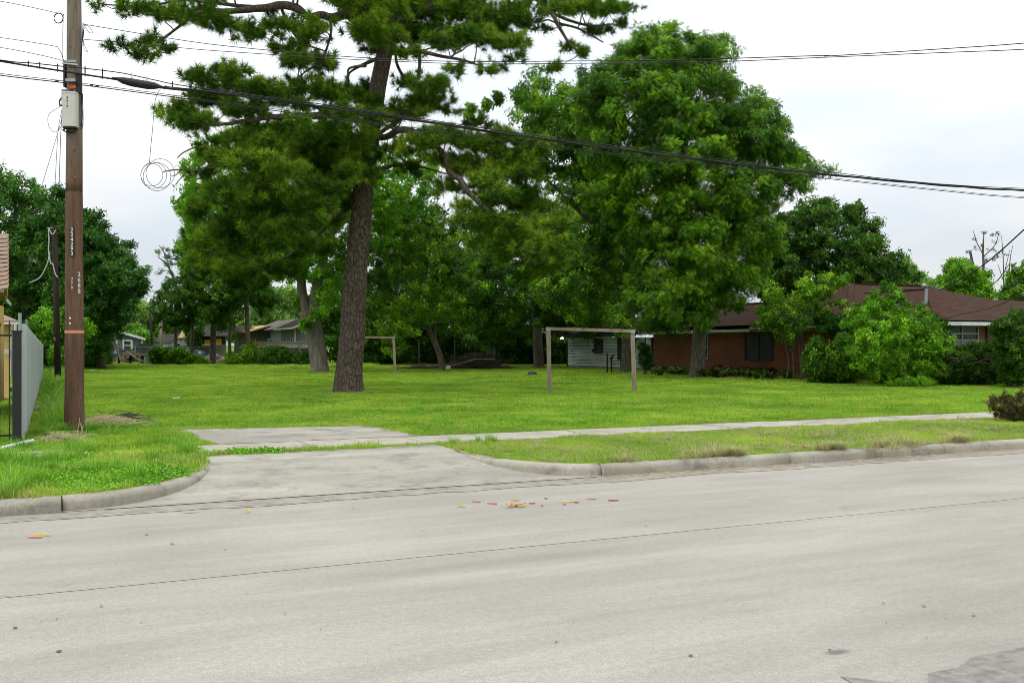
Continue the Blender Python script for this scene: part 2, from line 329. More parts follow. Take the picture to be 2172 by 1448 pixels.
# dirt along the gutter
def strip(s0, s1, ta, tb, z, amp, seed, name, mat):
    up = []; lo = []
    n = int((s1-s0)/.12)
    for i in range(n+1):
        s = s0+(s1-s0)*i/n
        e = amp*(mnoise.noise(Vector((s*.7, seed, 0)))+.4*mnoise.noise(Vector((s*3.1, seed, 2))))
        lo.append(S(s, ta+e, z)); up.append(S(s, tb, z))
    v = lo+up; g = Geo().add(v, [(i, i+1, n+1+i+1, n+1+i) for i in range(n)]); return g.build(name, mat, kind='structure')
strip(-20, 36, KT-.42, KT+.0, .004, .14, 4.0, 'gutter_dirt', M_gutter)
Geo().poly(irregular([(4.02, 3.5), (4.10, 3.63), (4.54, 3.69), (4.85, 3.74), (5.6, 3.9), (7, 3.9), (7, 2), (4.0, 2)], .16, .004, 5)).build('aggregate_patch', M_asph, kind='structure')
Geo().poly(irregular([(3.5, 3.3), (3.60, 3.62), (3.66, 3.84), (3.76, 3.76), (3.95, 3.5), (3.95, 3.3)], .04, .004, 9)).build('aggregate_patch', M_asph, kind='structure')
# weeds/dirt line at the apron foot joint
Geo().poly([S(.5, KT-.02, .009), S(6.3, KT-.02, .009), S(6.3, KT+.005, .009), S(.5, KT+.005, .009)]).build('apron_joint', M_dark, kind='structure')
# ------------------------------------------------------------------ grass and weeds
def blades(n, R, h0, h1, wd, lean, seed, var=(.15, .75), square=True, seg=1, radial=False):
    r = np.random.default_rng(seed)
    if square: x = r.uniform(-R, R, (n, 2))
    else:
        a = r.uniform(0, 2*math.pi, n); q = R*np.sqrt(r.uniform(0, 1, n)); x = np.stack([q*np.cos(a), q*np.sin(a)], 1)
    h = r.uniform(h0, h1, n); a = r.uniform(0, 2*math.pi, n)
    if radial: a = np.arctan2(x[:, 1], x[:, 0])+r.normal(0, .5, n)
    le = lean*r.uniform(.3, 1, n)*h; b = a+math.pi/2
    base = np.c_[x, np.full(n, -.005)]; side = np.stack([np.cos(b), np.sin(b), 0*b], 1)*wd/2
    tip = base+np.stack([np.cos(a)*le, np.sin(a)*le, h], 1)
    mid = base+np.stack([np.cos(a)*le*.35, np.sin(a)*le*.35, h*.62], 1)
    v = np.stack([base-side, base+side, mid+side*.8, tip, mid-side*.8], 1).reshape(-1, 3)
    i = np.arange(n)[:, None]*5
    g = Geo(); va = np.repeat(r.uniform(var[0], var[1], n)+(r.uniform(0, 1, n) < .06)*.4, 5)
    g.add(v, i+np.array([[0, 1, 2, 4]]), va); g.f.append(i+np.array([[4, 2, 3]])); return g
def leaflets(n, R, h, sz, seed):
    r = np.random.default_rng(seed); a = r.uniform(0, 2*math.pi, n); q = R*np.sqrt(r.uniform(0, 1, n))
    P = np.stack([q*np.cos(a), q*np.sin(a), r.uniform(.2, 1, n)*h*(1-.6*(q/R)**2)], 1)
    return leafquads(P, r.normal(0, 1, (n, 3))*(1, 1, .35), r.uniform(.6, 1.2, n)*sz, .75, r.uniform(.1, .9, n), r)
def leafquads(P, D, L, asp, var, r, up=.9):
    """rhombic leaves with base at P, direction D, length L"""
    D = D/np.maximum(np.linalg.norm(D, axis=1), 1e-6)[:, None]
    Nn = r.normal(0, .55, D.shape)+(0, 0, up); X = np.cross(D, Nn); X /= np.maximum(np.linalg.norm(X, axis=1), 1e-6)[:, None]
    L = L[:, None]; m = P+D*L*.5; m2 = m+(0, 0, .0)
    tip = P+D*L-np.array((0, 0, .18))*L
    v = np.stack([P, m2+X*L*asp*.5, tip, m2-X*L*asp*.5], 1).reshape(-1, 3)
    g = Geo(); g.add(v, np.arange(len(P)*4).reshape(-1, 4), np.repeat(var, 4)); return g
def proto(g, name, mat):
    o = g.build(name, mat); COL.objects.unlink(o); return o
def scatter(name, srcs, pts, rz, scl, label=None, rot=None, tv=None, parent=None):
    """instances of the small meshes srcs on points, joined in one object by geometry nodes"""
    srcs = srcs if isinstance(srcs, (list, tuple)) else [srcs]
    n = len(pts); me = bpy.data.meshes.new(name); me.vertices.add(n); pts = np.asarray(pts, float)
    if parent is not None: pts = pts-ORG[parent]
    me.vertices.foreach_set('co', pts.ravel()); R = np.zeros((n, 3))
    if rot is not None: R = np.asarray(rot, float)
    else: R[:, 2] = rz
    def at(nm, tp, v): a = me.attributes.new(nm, tp, 'POINT'); a.data.foreach_set('vector' if tp == 'FLOAT_VECTOR' else 'value', v.ravel())
    at('rot', 'FLOAT_VECTOR', R); at('scl', 'FLOAT', np.asarray(scl, float)); at('pick', 'INT', np.arange(n, dtype=np.int32)*7919 % 101 % len(srcs)); at('tv', 'FLOAT', np.zeros(n) if tv is None else np.asarray(tv, float))
    o = bpy.data.objects.new(name, me); COL.objects.link(o); o.parent = parent
    ng = bpy.data.node_groups.new(name, 'GeometryNodeTree'); N = ng.nodes.new; K = ng.links.new
    ng.interface.new_socket('Geometry', in_out='INPUT', socket_type='NodeSocketGeometry'); ng.interface.new_socket('Geometry', in_out='OUTPUT', socket_type='NodeSocketGeometry')
    gi = N('NodeGroupInput'); go = N('NodeGroupOutput'); jn = N('GeometryNodeJoinGeometry')
    def na(nm, tp): a = N('GeometryNodeInputNamedAttribute'); a.data_type = tp; a.inputs[0].default_value = nm; return a.outputs[0]
    er = N('FunctionNodeEulerToRotation'); K(na('rot', 'FLOAT_VECTOR'), er.inputs[0]); sa = na('scl', 'FLOAT'); pk = na('pick', 'INT')
    for k, src in enumerate(srcs):
        oi = N('GeometryNodeObjectInfo'); oi.inputs['Object'].default_value = src; oi.inputs['As Instance'].default_value = True
        cp = N('FunctionNodeCompare'); cp.data_type = 'INT'; cp.operation = 'EQUAL'; K(pk, cp.inputs[2]); cp.inputs[3].default_value = k
        ip = N('GeometryNodeInstanceOnPoints'); K(gi.outputs[0], ip.inputs['Points']); K(cp.outputs[0], ip.inputs['Selection']); K(oi.outputs['Geometry'], ip.inputs['Instance'])
        K(er.outputs[0], ip.inputs['Rotation']); K(sa, ip.inputs['Scale']); K(ip.outputs[0], jn.inputs[0])
    K(jn.outputs[0], go.inputs[0]); md = o.modifiers.new('scatter', 'NODES'); md.node_group = ng
    return tag(o, label, None, None, 'stuff')
def dir_rot(D):
    D = D/np.linalg.norm(D, axis=1)[:, None]; return np.stack([0*D[:, 0], np.arccos(np.clip(D[:, 2], -1, 1)), np.arctan2(D[:, 1], D[:, 0])], 1)
LCa, RCa = np.array(lc), np.array(rc)
def nz(x, y, f, s=0):  # cheap smooth pseudo-noise, -1..1
    return (np.sin(x*f*1.7+y*f*.9+s)+np.sin(-x*f*.8+y*f*2.1+s*2.3)+np.sin(x*f*3.1-y*f*1.3+s*.7)*.6+np.sin(x*f*5.3+y*f*4.7+s)*.4)/3
def is_grass(s, t, m=0.0):
    """m: how far a tuft must stay off the concrete"""
    e = nz(s, t, 2.2)*.09+nz(s, t, 7, 2)*.04
    left = np.interp(t, LCa[:, 1]+.13, LCa[:, 0]-.12); right = np.interp(t, RCa[:, 1]+.13, RCa[:, 0]+.12)
    g1 = (t > KT+.15+m) & (t < 14.05) & ((s < left-m) | ((s > right+m)))
    strip_ = (t >= 14.02) & (t < 14.40+e-m*.5)
    wk = (t >= 14.40+e-m) & (t <= 15.62+e*1.3+m)
    onwalk = wk & ((s > 1.95+e*2-m) | ((s > -.95-m) & (s < .1+m) & (t > 15.25-m)))
    slabz = (t > 15.5) & (t < 18.35+e*2-.12*(s-3)+m) & (s > 2.15+e*2-m) & (s < 5.48-.05*(t-15.6)+e*2+m)
    back = (t >= 14.40)
    return (g1 | strip_ | (back & ~onwalk & ~slabz)) & (t > KT+.13)
def pts_in(cell, y0, y1, jit=.5, seed=1, mar=1.5):
    r = np.random.default_rng(seed); ys = np.arange(y0, y1, cell); P = []
    for y in ys:
        x = np.arange(-.54*y-mar, .54*y+mar, cell); P.append(np.c_[x, np.full(len(x), y)])
    P = np.vstack(P); return P+r.uniform(-jit, jit, P.shape)*cell
def bare(s, t): return nz(s, t, 1.9, 5)+.5*nz(s, t, 6, 1)
def do_scatter():
    # mown lawn: patches of blades; three sizes of patch by distance
    for k, (cell, y0, y1, n, h0, h1, wd, R) in enumerate(((.30, 13, 24, 190, .018, .055, .0105, .19), (.42, 24, 38, 210, .022, .065, .019, .26), (.75, 38, 70, 300, .03, .08, .034, .46))):
        P = pts_in(cell, y0, y1, seed=20+k); s, t = ST(P[:, 0], P[:, 1])
        ok = is_grass(s, t, R*.75) & (t > 15.3)
        P = P[ok]; r = np.random.default_rng(k+90); v = r.integers(0, 2, len(P))
        for q in range(2):
            pr = proto(blades(n, R, h0, h1, wd, .7, 50+k*3+q), 'grass_patch', M_grass); A = P[v == q]
            scatter('lawn_grass', pr, np.c_[A, np.full(len(A), GZ)], r.uniform(0, 6.28, len(A)), r.uniform(.8, 1.2, len(A)), 'short mown grass of the open lot')
    # small tufts: edges of the concrete and both verges
    P = pts_in(.085, 8.2, 22, seed=5, mar=.6); s, t = ST(P[:, 0], P[:, 1])
    edge_ = (t < 14.5) | (is_grass(s, t, 0.0) & ~is_grass(s, t, .26))
    ok = is_grass(s, t, .0) & edge_ & (t < 20)
    P, s, t = P[ok], s[ok], t[ok]; r = np.random.default_rng(17)
    z = np.full(len(P), GZ); rt = (s > 4.4); b = bare(s, t)
    keep = r.uniform(0, 1, len(P)) < np.where(rt & (t < 14.4), np.clip(.95-.55*np.clip(b, 0, 1), .3, 1), .95)
    P, s, t, z, b = P[keep], s[keep], t[keep], z[keep], b[keep]; rt = s > 4.4
    v = r.uniform(0, 1, len(P)); tall = np.where(rt, .75+.35*nz(s, t, 1.1, 3), np.where(t < 14.5, 1.25+.6*nz(s, t, .9, 7), .9))
    lf = (s < 4) & (t < 15)
    kinds = np.where(lf & (nz(s, t, 1.3, 11) > -.15) & (v < .8), 1, np.where((v > np.where(rt & (t < 14.5), .62-.45*np.clip(nz(s, t, 1.5, 4), -.3, 1), .95)), 2, 0))
    for kk, (pr, sc_) in enumerate(((proto(blades(34, .07, .03, .085, .006, .8, 71, square=False), 'grass_tuft', M_grass), 1),
                                  (proto(leaflets(46, .10, .07, .032, 72), 'weed_patch', M_weed), .95),
                                  (proto(blades(30, .07, .02, .06, .005, 1.6, 73, square=False), 'dry_tuft', M_dry), 1))):
        q = kinds == kk
        scatter(('verge_grass', 'verge_weeds', 'dry_grass')[kk], pr, np.c_[P[q], z[q]], r.uniform(0, 6.28, q.sum()), np.clip(tall[q], .5, 2)*sc_*r.uniform(.75, 1.25, q.sum()),
                ('grass tufts along the kerb and concrete edges', 'low green weeds on the left verge', 'dried straw coloured grass on the verge')[kk])
    # mixed weeds, taller tufts and dry spots scattered through the lawn
    r = np.random.default_rng(41); n = 15000; Yv = 13.5+36*r.uniform(0, 1, n)**1.25; P = np.c_[Yv*r.uniform(-.53, .53, n), Yv]; s, t = ST(P[:, 0], P[:, 1])
    ok = is_grass(s, t, .15) & (t > 15.7); P, s, t = P[ok], s[ok], t[ok]; k = r.uniform(0, 1, len(P)); cl = nz(s, t, .8, 9)
    for nm, pr, sel, lab in (('lawn_weeds', proto(leaflets(30, .12, .05, .035, 75), 'lawn_weed', M_weed), (k < .16) & (cl > .1), 'small dark weeds in the lawn'), ('lawn_tufts', proto(blades(46, .11, .04, .10, .008, .8, 76, square=False), 'lawn_tuft', M_lush), (k > .16) & (k < .62) & (cl > -.25), 'taller darker grass tufts in the lawn'),
                             ('lawn_dry_spots', proto(blades(34, .12, .02, .05, .007, 1.8, 77, square=False), 'dry_spot', M_dry), (k > .62) & (nz(s, t, .9, 2) > .12), 'dry straw coloured spots in the lawn')):
        scatter(nm, pr, np.c_[P[sel], np.full(sel.sum(), GZ)], r.uniform(0, 6.28, sel.sum()), r.uniform(.6, 1.2, sel.sum()), lab)
    # long grass clumps
    C = [(160, 962, 1.5), (135, 975, 1.2), (185, 955, 1.2), (20, 985, 1.6), (60, 990, 1.4), (95, 985, 1.2), (10, 1010, 1.3), (30, 1040, 1.4), (70, 1030, 1.2), (110, 1000, 1.0), (290, 1010, 1.1), (330, 985, 1.1), (250, 1000, .9), (200, 1010, 1.0),
         (120, 930, 1.0), (90, 900, 1.2), (100, 870, 1.3), (110, 850, 1.1), (75, 925, 1.0), (60, 950, .9), (400, 960, 1.0), (380, 945, 1.0), (420, 935, .9), (350, 940, .9), (410, 980, .8), (370, 1000, .8), (5, 1055, 1.3),
         (905, 930, .8), (930, 928, .9), (960, 925, 1.0), (990, 930, .9), (1020, 935, .8), (1050, 940, .7), (945, 935, .9), (975, 940, .8)]
    A = []; Sc = []; r = np.random.default_rng(5)
    for px, py, k in C:
        for j in range(3):
            p = G(px+r.normal(0, 14), py+r.normal(0, 4)); ss, tt = ST(p[0], p[1])
            if is_grass(np.array([ss]), np.array([tt]), .0)[0]: A.append(p); Sc.append(k*r.uniform(.5, .95))
    for px, py, rr, nn_, k in ((1478, 805, .5, 26, .7), (1328, 794, .5, 20, .7), (678, 793, .55, 24, .7), (938, 790, .3, 12, .7), (1143, 783, .4, 14, .8), (738, 836, .62, 30, .45), (1166, 834, .1, 6, .45), (1346, 833, .1, 6, .45), (839, 794, .1, 5, .6), (157, 917, .26, 16, .8), (123, 813, .2, 12, .8)):   # untrimmed grass round trunks and posts
        b0 = G(px, py-2)
        for j in range(nn_): a = r.uniform(0, 6.28); A.append(b0+np.array((math.cos(a)*rr, math.sin(a)*rr, 0))*r.uniform(.85, 1.35)); Sc.append(k*r.uniform(.5, 1.1))
    for i in range(90):   # along the fence foot
        u = r.uniform(0, 1); p = S(-.15+r.uniform(0, .5), 18.0+u*38, GZ); A.append(p); Sc.append(r.uniform(.7, 1.3)*(1+u))
    pr = proto(blades(60, .09, .12, .27, .009, 1.1, 80, square=False, radial=True), 'long_grass_clump', M_lush)
    scatter('long_grass', pr, A, r.uniform(0, 6.28, len(A)), Sc, 'long lush grass clumps on the left verge and by the fence')
    # straw clumps on the right verge and drooping over the kerb
    A = []; Sc = []
    for px, py, k in [(1640, 925, 1), (1730, 928, 1.1), (1745, 922, 1), (1775, 913, 1), (1515, 955, 1), (1530, 965, 1.1), (1500, 950, 1), (1600, 955, .8), (1610, 948, .8), (1855, 950, .9), (1420, 935, .8), (1460, 960, .8), (1700, 950, .8), (1890, 935, .8), (2000, 925, .9), (2030, 893, 1), (2050, 920, 1), (2100, 915, 1), (1150, 950, .7), (1200, 955, .7), (1900, 950, 1), (1950, 945, .8)]:
        for j in range(5): A.append(G(px+r.normal(0, 16), py+r.normal(0, 2.2))); Sc.append(k*r.uniform(.6, 1.0))
    pr = proto(blades(60, .10, .04, .11, .006, 1.8, 81, square=False, radial=True), 'straw_clump', M_dry)
    scatter('straw_grass', pr, A, r.uniform(0, 6.28, len(A)), Sc, 'pale straw tufts scattered on the right verge')
    A = []; Sc = []
    for px, c in ((1555, 16), (1770, 18), (1870, 8), (1925, 7), (2035, 16), (1330, 4), (1480, 5)):
        for j in range(c):
            Y = G(px, 960)[1]; s_l = None
            # on the back edge of the kerb at this column
            x0 = (px-CX)/F; tt = KT+.13; # solve point on t=tt with X/Y=x0
            ss = (tt*(-RD[1]-x0*PD[1]+0)) if 0 else (tt*(x0*PD[1]-PD[0]))/(RD[0]-x0*RD[1])
            A.append(S(ss+r.normal(0, .13), tt+r.uniform(-.03, .12), GZ)); Sc.append(r.uniform(.7, 1.25))
    pr = proto(blades(34, .06, .06, .16, .006, 2.2, 82, square=False, radial=True), 'overhanging_clump', M_dry)
    scatter('overhanging_grass', pr, A, r.uniform(0, 6.28, len(A)), Sc, 'grass clumps hanging over the kerb')
    # cut straw lying in the gutter
    n = 1500; s = r.uniform(6.0, 16, n); t = KT-.02-np.abs(r.normal(0, .13, n)); g = Geo()
    k2 = nz(s, t, 1.7, 2) > -.3; s, t = s[k2], t[k2]
    for a, b in zip(s, t):
        an = r.uniform(0, math.pi); L = r.uniform(.02, .06); c = S(a, b, .009+r.uniform(0, .006)); d = np.array((math.cos(an), math.sin(an), r.uniform(-.05, .12)))*L; e = np.array((-math.sin(an), math.cos(an), 0))*.0035
        g.add([c-d-e, c-d+e, c+d+e, c+d-e], [(0, 1, 2, 3)], r.uniform(.2, .8))
    g.build('gutter_straw', M_straw, kind='stuff', label='straw and grass clippings lying in the gutter')
    # unmown band at the back of the lot
    A = []; n = 1600; px = r.uniform(180, 800, n)
    py = r.uniform(771, 781, n)
    A = np.array([G(a, b) for a, b in zip(px, py)])
    pr = proto(blades(70, .3, .10, .30, .03, .9, 83, var=(.35, .75)), 'rough_clump', M_grass)
    scatter('rough_grass', pr, A, r.uniform(0, 6.28, n), r.uniform(.4, 1.0, n), 'longer unmown grass band at the back of the lot')
# ------------------------------------------------------------------ poles, wires, fences
M_pole = plain('pole_wood', (.17, .085, .048), (.105, .05, .028), 3.2, (3, 3, .35), .85, .2, .35, c3=(.10, .058, .036), fine=40)
M_poleg = plain('pole_wood_grey', (.24, .20, .16), (.14, .11, .085), 3.2, (3, 3, .35), .9, .2, .35, c3=(.09, .06, .04), fine=40)
M_poled = plain('pole_wood_dark', (.035, .024, .018), (.018, .012, .009), 3, (3, 3, .5), .9, .2, .3)
M_cable = plain('black_cable', (.018, .018, .02), rough=.55, bmp=0)
M_boxg = plain('box_grey', (.52, .515, .49), (.46, .45, .42), 2, rough=.5, bmp=0)
M_bracket = plain('bracket_steel', (.34, .38, .38), rough=.45, metal=.5, bmp=0)
M_orange = plain('orange_tag', (.80, .12, .03), (.7, .1, .03), rough=.6, bmp=0)
M_pink = plain('pink_tape', (.62, .24, .17), rough=.6, bmp=0)
M_white = plain('white_marker', (.7, .7, .66), rough=.6, bmp=0)
M_black = plain('black_plate', (.02, .02, .022), rough=.5, bmp=0)
M_insul = plain('white_insulated_wire', (.45, .46, .47), rough=.5, bmp=0)
def text(txt, mat, parent, pos, size, face=(0, -1), vertical=True, name='number', step=1.12):
    """upright characters stacked one below the other, facing the camera side"""
    g = Geo()
    for i, ch in enumerate(txt):
        cu = bpy.data.curves.new('t', 'FONT'); cu.body = ch; cu.size = size*1.35; cu.align_x = 'CENTER'; cu.align_y = 'CENTER'; cu.extrude = .0015; cu.offset = size*.012
        ob = bpy.data.objects.new('t', cu); me = bpy.data.meshes.new_from_object(ob)
        co = np.zeros(len(me.vertices)*3); me.vertices.foreach_get('co', co); co = co.reshape(-1, 3)
        f = np.array(face, float); f /= np.linalg.norm(f); rt = np.array((-f[1], f[0])) 
        v = np.zeros_like(co); v[:, 0] = co[:, 0]*rt[0]+co[:, 2]*f[0]; v[:, 1] = co[:, 0]*rt[1]+co[:, 2]*f[1]; v[:, 2] = co[:, 1]
        v += np.asarray(pos)+((0, 0, -i*size*step) if vertical else (rt[0]*i*size*.8, rt[1]*i*size*.8, 0))
        b = g.n; g.v.append(v); g.n += len(v); g.a.append(np.full(len(v), .5))
        for p in me.polygons: g.f.append(np.array([[b+k for k in p.vertices]]))
        bpy.data.objects.remove(ob); bpy.data.curves.remove(cu); bpy.data.meshes.remove(me)
    return g.build(name, mat, parent)
def polemat():
    m, t, b = newmat('pole_weathered', .88, .2); v = coords(t, (3, 3, .3), False); g_ = nn(t, 'ShaderNodeNewGeometry'); sp = nn(t, 'ShaderNodeSeparateXYZ'); lk(t, g_.outputs['Position'], sp.inputs[0])
    n = noise(t, v, 3.2, 5, .65); lo_ = ramp(t, n, [(.3, (.080, .044, .028)), (.7, (.165, .094, .060))]); hi_ = ramp(t, n, [(.3, (.115, .092, .074)), (.7, (.235, .195, .155))])
    ad = nn(t, 'ShaderNodeMath', operation='MULTIPLY_ADD'); ad.inputs[1].default_value = 2.2; lk(t, noise(t, coords(t, (6, 6, .4), False), 1.5, 4), ad.inputs[0]); lk(t, sp.outputs[2], ad.inputs[2])
    mr = nn(t, 'ShaderNodeMapRange'); mr.inputs['From Min'].default_value = 5.4; mr.inputs['From Max'].default_value = 7.0; lk(t, ad.outputs[0], mr.inputs['Value']); c = mix(t, mr.outputs[0], lo_, hi_)
    gr = noise(t, coords(t, (14, 14, .35), False), 6, 4, .7); c = mix(t, ramp(t, gr, [(.56, (0, 0, 0)), (.66, (.8, .8, .8))]), c, (.035, .022, .015))
    vo = nn(t, 'ShaderNodeTexVoronoi'); vo.inputs['Scale'].default_value = 9; lk(t, coords(t, (1, 1, .55), False), vo.inputs['Vector']); c = mix(t, ramp(t, vo.outputs['Distance'], [(.0, (1, 1, 1)), (.06, (.8, .8, .8)), (.1, (0, 0, 0))]), c, (.03, .018, .012))
    lk(t, c, b.inputs['Base Color']); bump(t, b, gr, .5, .015); return m
M_polew = polemat()
# --- main utility pole
pb = G(157.5, 915); PY = pb[1]
pole = empty('utility_pole', pb, 'tall brown wooden utility pole with number plates, grey box and pink tape band', 'utility pole')
def prad(z): return .168-.0062*z
zt = 10.8; zs = np.linspace(-.1, zt, 60); px0 = pb[0]
g = Geo(); g.tube([(px0+.0+.004*math.sin(z*1.3), PY, z) for z in zs if z <= 4.6], [prad(z)+.003*math.sin(z*5) for z in zs if z <= 4.6], 28, cap=False); g.build('lower_shaft', M_polew, pole, True)
g = Geo(); g.tube([(px0+.004*math.sin(z*1.3), PY, z) for z in np.linspace(4.40, zt, 34)], [prad(z) for z in np.linspace(4.40, zt, 34)], 28); g.build('upper_shaft', M_polew, pole, True)
def pz(py): return EYE-(py-HY)*PY/F
def px_(px): return (px-CX)*PY/F
for kx, kz in ((157, 105), (163, 320), (166, 380), (158, 790)):
    z = pz(kz); Geo().tube([(px_(kx), PY-prad(z)-.004, z), (px_(kx), PY-prad(z)+.01, z)], [.022, .03], 10).build('knot', M_pole, pole)
yf = PY-prad(3)-.012
# number plate 224293, small 4619, 2688 at the edge, two discs, pink band
g = Geo(); g.box((px_(161), PY-prad(pz(515))-.008, pz(515)), .075, .012, 60*PY/F); g.build('number_plate', M_black, pole)
text('224293', M_white, pole, (px_(161), PY-prad(pz(515))-.0165, pz(490)), .072, step=1.16)
text('4619', M_white, pole, (px_(161), PY-prad(pz(600))-.006, pz(592)), .045, step=1.22)
e = prad(pz(600)); ang = .92
text('2688', M_white, pole, (px_(158)+e*math.sin(ang)+.004, PY-e*math.cos(ang)-.006, pz(583)), .082, face=(math.sin(ang), -math.cos(ang)), step=1.2)
for py in (675, 686): Geo().tube([(px_(157), PY-prad(pz(py))-.010, pz(py)), (px_(157), PY-prad(pz(py))+.01, pz(py))], .018, 12).build('marker_disc', M_white, pole)
Geo().tube([(px_(158), PY, pz(707)), (px_(158), PY, pz(700.5))], [prad(pz(703))+.005]*2, 28).build('pink_band', M_pink, pole)
# terminal housing
g = Geo(); zc, zb = pz(205), pz(274); hw = .122; pr_ = [(-hw, .05), (-hw, -.05), (-hw*.85, -.085), (-hw*.4, -.105), (hw*.4, -.105), (hw*.85, -.085), (hw, -.05), (hw, .05)]
yb = PY-prad(pz(240))-.02
g.prism([(px_(157.5)+a, yb+b, zb) for a, b in pr_], (0, 0, zc-zb)); hb = g.build('terminal_box', M_boxg, pole)
text('4619', M_black, hb, (px_(156.5), yb-.109, pz(215)), .04, step=1.25)
Geo().prism([(px_(157.5)+a*1.04, yb+b*1.04, zc) for a, b in pr_], (0, 0, .03)).build('box_lid', M_boxg, hb)
Geo().prism([(px_(157.5)+a*.96, yb+b*.96, zb-.03) for a, b in pr_], (0, 0, .03)).build('box_base', M_black, hb)
Geo().box((px_(160), yb-.03, zc+.05), .05, .05, .06).build('latch', M_black, hb)
Geo().tube([(px_(140)+i*.0, PY-.05, pz(276)-.0) if i == 0 else (px_(157)+.13*math.cos(math.pi*(1+i/8)), PY-.17, pz(277)+.07*math.sin(math.pi*(1+i/8))) for i in range(9)], .012, 6).build('cable_loop', M_cable, pole)
Geo().box((px_(140), PY-.02, pz(208)), .07, .16, .26).build('splice_case', M_bracket, pole)
Geo().box((px_(162), PY-prad(pz(187))-.012, pz(187)), .105, .014, .07).build('orange_tag', M_orange, pole)
Geo().bar((px_(141), PY-prad(6.4)-.03, pz(140)), (px_(173), PY-prad(6.4)-.03, pz(143)), .035, .022).build('steel_bracket', M_boxg, pole)
Geo().box((px_(156), PY-prad(6.4)-.025, pz(136)), .22, .04, .045).build('clamp', M_bracket, pole)
Geo().box((px_(159), PY-prad(6)-.035, pz(176)), .17, .05, .05).build('clamp', M_bracket, pole)
Geo().box((px_(172), PY-.08, pz(180)), .05, .1, .35).build('dark_strap', M_black, pole)
Geo().box((px_(141), PY-.04, pz(160)), .035, .1, .45).build('dark_strap', M_black, pole)
# downleads on the pole
def pw(pts, r, name='downlead', mat=M_cable, par=pole, dy=-.03): return Geo().tube(smooth([(px_(a), PY+dy+(0 if len(q) == 0 else q[0]), pz(b)) for a, b, *q in pts]), r, 5).build(name, mat, par)
def smooth(P, k=6):
    P = [np.asarray(p, float) for p in P]
    if len(P) < 3: return P
    Q = [2*P[0]-P[1]]+P+[2*P[-1]-P[-2]]; o = []
    for i in range(1, len(Q)-2):
        for j in range(k):
            u = j/k; a, b, c, d = Q[i-1], Q[i], Q[i+1], Q[i+2]
            o.append(.5*((2*b)+(-a+c)*u+(2*a-5*b+4*c-d)*u*u+(-a+3*b-3*c+d)*u**3))
    o.append(P[-1]); return o
pw([(136, 32), (135, 70), (135, 128)], .006); pw([(178, 50), (176, 90), (172, 140), (171, 160)], .009); pw([(178, 83), (180, 60), (174, 110)], .006)
pw([(172, 165), (174, 200), (176, 240), (175, 262), (170, 278)], .009); pw([(177, 200), (178, 250), (177, 270), (172, 276)], .006)
pw([(139, 218), (130, 226), (128, 216), (133, 208)], .014); pw([(134, 230), (132, 260), (130, 300), (127, 400)], .0055); pw([(134, 228), (125, 280), (118, 400)], .004)
pw([(124, 175), (112, 230), (95, 290), (65, 390)], .004, dy=.4); pw([(130, 226), (105, 245), (106, 270), (120, 281), (138, 262)], .004)
pw([(139, 345), (136, 380), (131, 430), (124, 470), (119, 485)], .010, dy=.6); pw([(139, 400), (133, 445), (121, 478)], .007, dy=.6)
a_ = np.linspace(0, 2*math.pi, 25)
for cx, cy, rx, ry in ((127, 41, 9.5, 10.5),): Geo().tube([(px_(cx+rx*math.cos(a)), PY-.05, pz(cy+ry*math.sin(a))) for a in a_], .009, 6).build('cable_loop', M_cable, pole)
pw([(180, 55), (190, 58), (198, 70), (190, 70), (180, 55)], .005)
pw([(178, 85), (182, 100), (188, 112), (180, 104), (178, 85)], .004)
# pole top hardware beyond the frame
Geo().bar(S(*[ST(px0, PY)[0], ST(px0, PY)[1]-1.1], z=9.9), S(ST(px0, PY)[0], ST(px0, PY)[1]+1.1, 9.9), .1, .12).build('crossarm', M_poleg, pole)
# --- wires: each follows a vertical plane through two ground points
def wire(name, label, pts, A, B, rad, mat=None, n=8, group=None):
    A = np.asarray(A, float); B = np.asarray(B, float); d = B-A; nx, ny = -d[1], d[0]; P = []
    for px, py in pts:
        rx = (px-CX)/F; Y = (nx*A[0]+ny*A[1])/(nx*rx+ny); P.append(W(px, py, Y))
    P = smooth(P)
    g = Geo().tube(P, rad, n); return g.build(name, mat or M_cable, kind=None, label=label, cat='overhead cable', group=group), P
LA = pb[:2]+PD*(-.18); LB = LA+RD*30
bun = empty('cable_bundle', (pb[0], PY, pz(150)), 'thick black bundle of cables sagging from the pole across the lot', 'overhead cable')
main = [(-300, 78), (0, 130), (145, 153), (175, 158), (240, 168), (345, 186), (470, 198), (640, 221), (820, 246), (1100, 288), (1300, 315), (1500, 340), (1735, 368), (2000, 393), (2172, 404), (2500, 418), (2900, 410)]
def track(pts, off, A=LA, B=LB):
    d = B-A; nx, ny = -d[1], d[0]; P = []
    for px, py in pts:
        rx = (px-CX)/F; Y = (nx*A[0]+ny*A[1])/(nx*rx+ny); P.append(W(px, py, Y)+off)
    return np.array(smooth(P))
T0 = track(main, (0, 0, 0))
Geo().tube(T0, .016, 8).build('cable', M_cable, bun, True)
up = [(-300, 78), (0, 128), (70, 135), (145, 143), (180, 146), (260, 156), (330, 171), (400, 184), (640, 216), (820, 241), (1100, 283), (1500, 335), (1735, 363), (2172, 400), (2900, 405)]
Geo().tube(track(up, (0, -.02, 0)), .009, 6).build('messenger_wire', M_cable, bun)
hel = track([q for q in main if q[0] >= 345], (0, 0, 0)); 
for ph in (0, 2.1, 4.2):
    P = []
    for i in range(len(hel)-1):
        for u in (0, .33, .66): p = hel[i]*(1-u)+hel[i+1]*u; L = np.linalg.norm(p-hel[0]); P.append(p+np.array((0, .02*math.cos(L*1.1+ph), .024*math.sin(L*1.1+ph))))
    Geo().tube(P, .009, 5).build('cable', M_cable, bun, True)
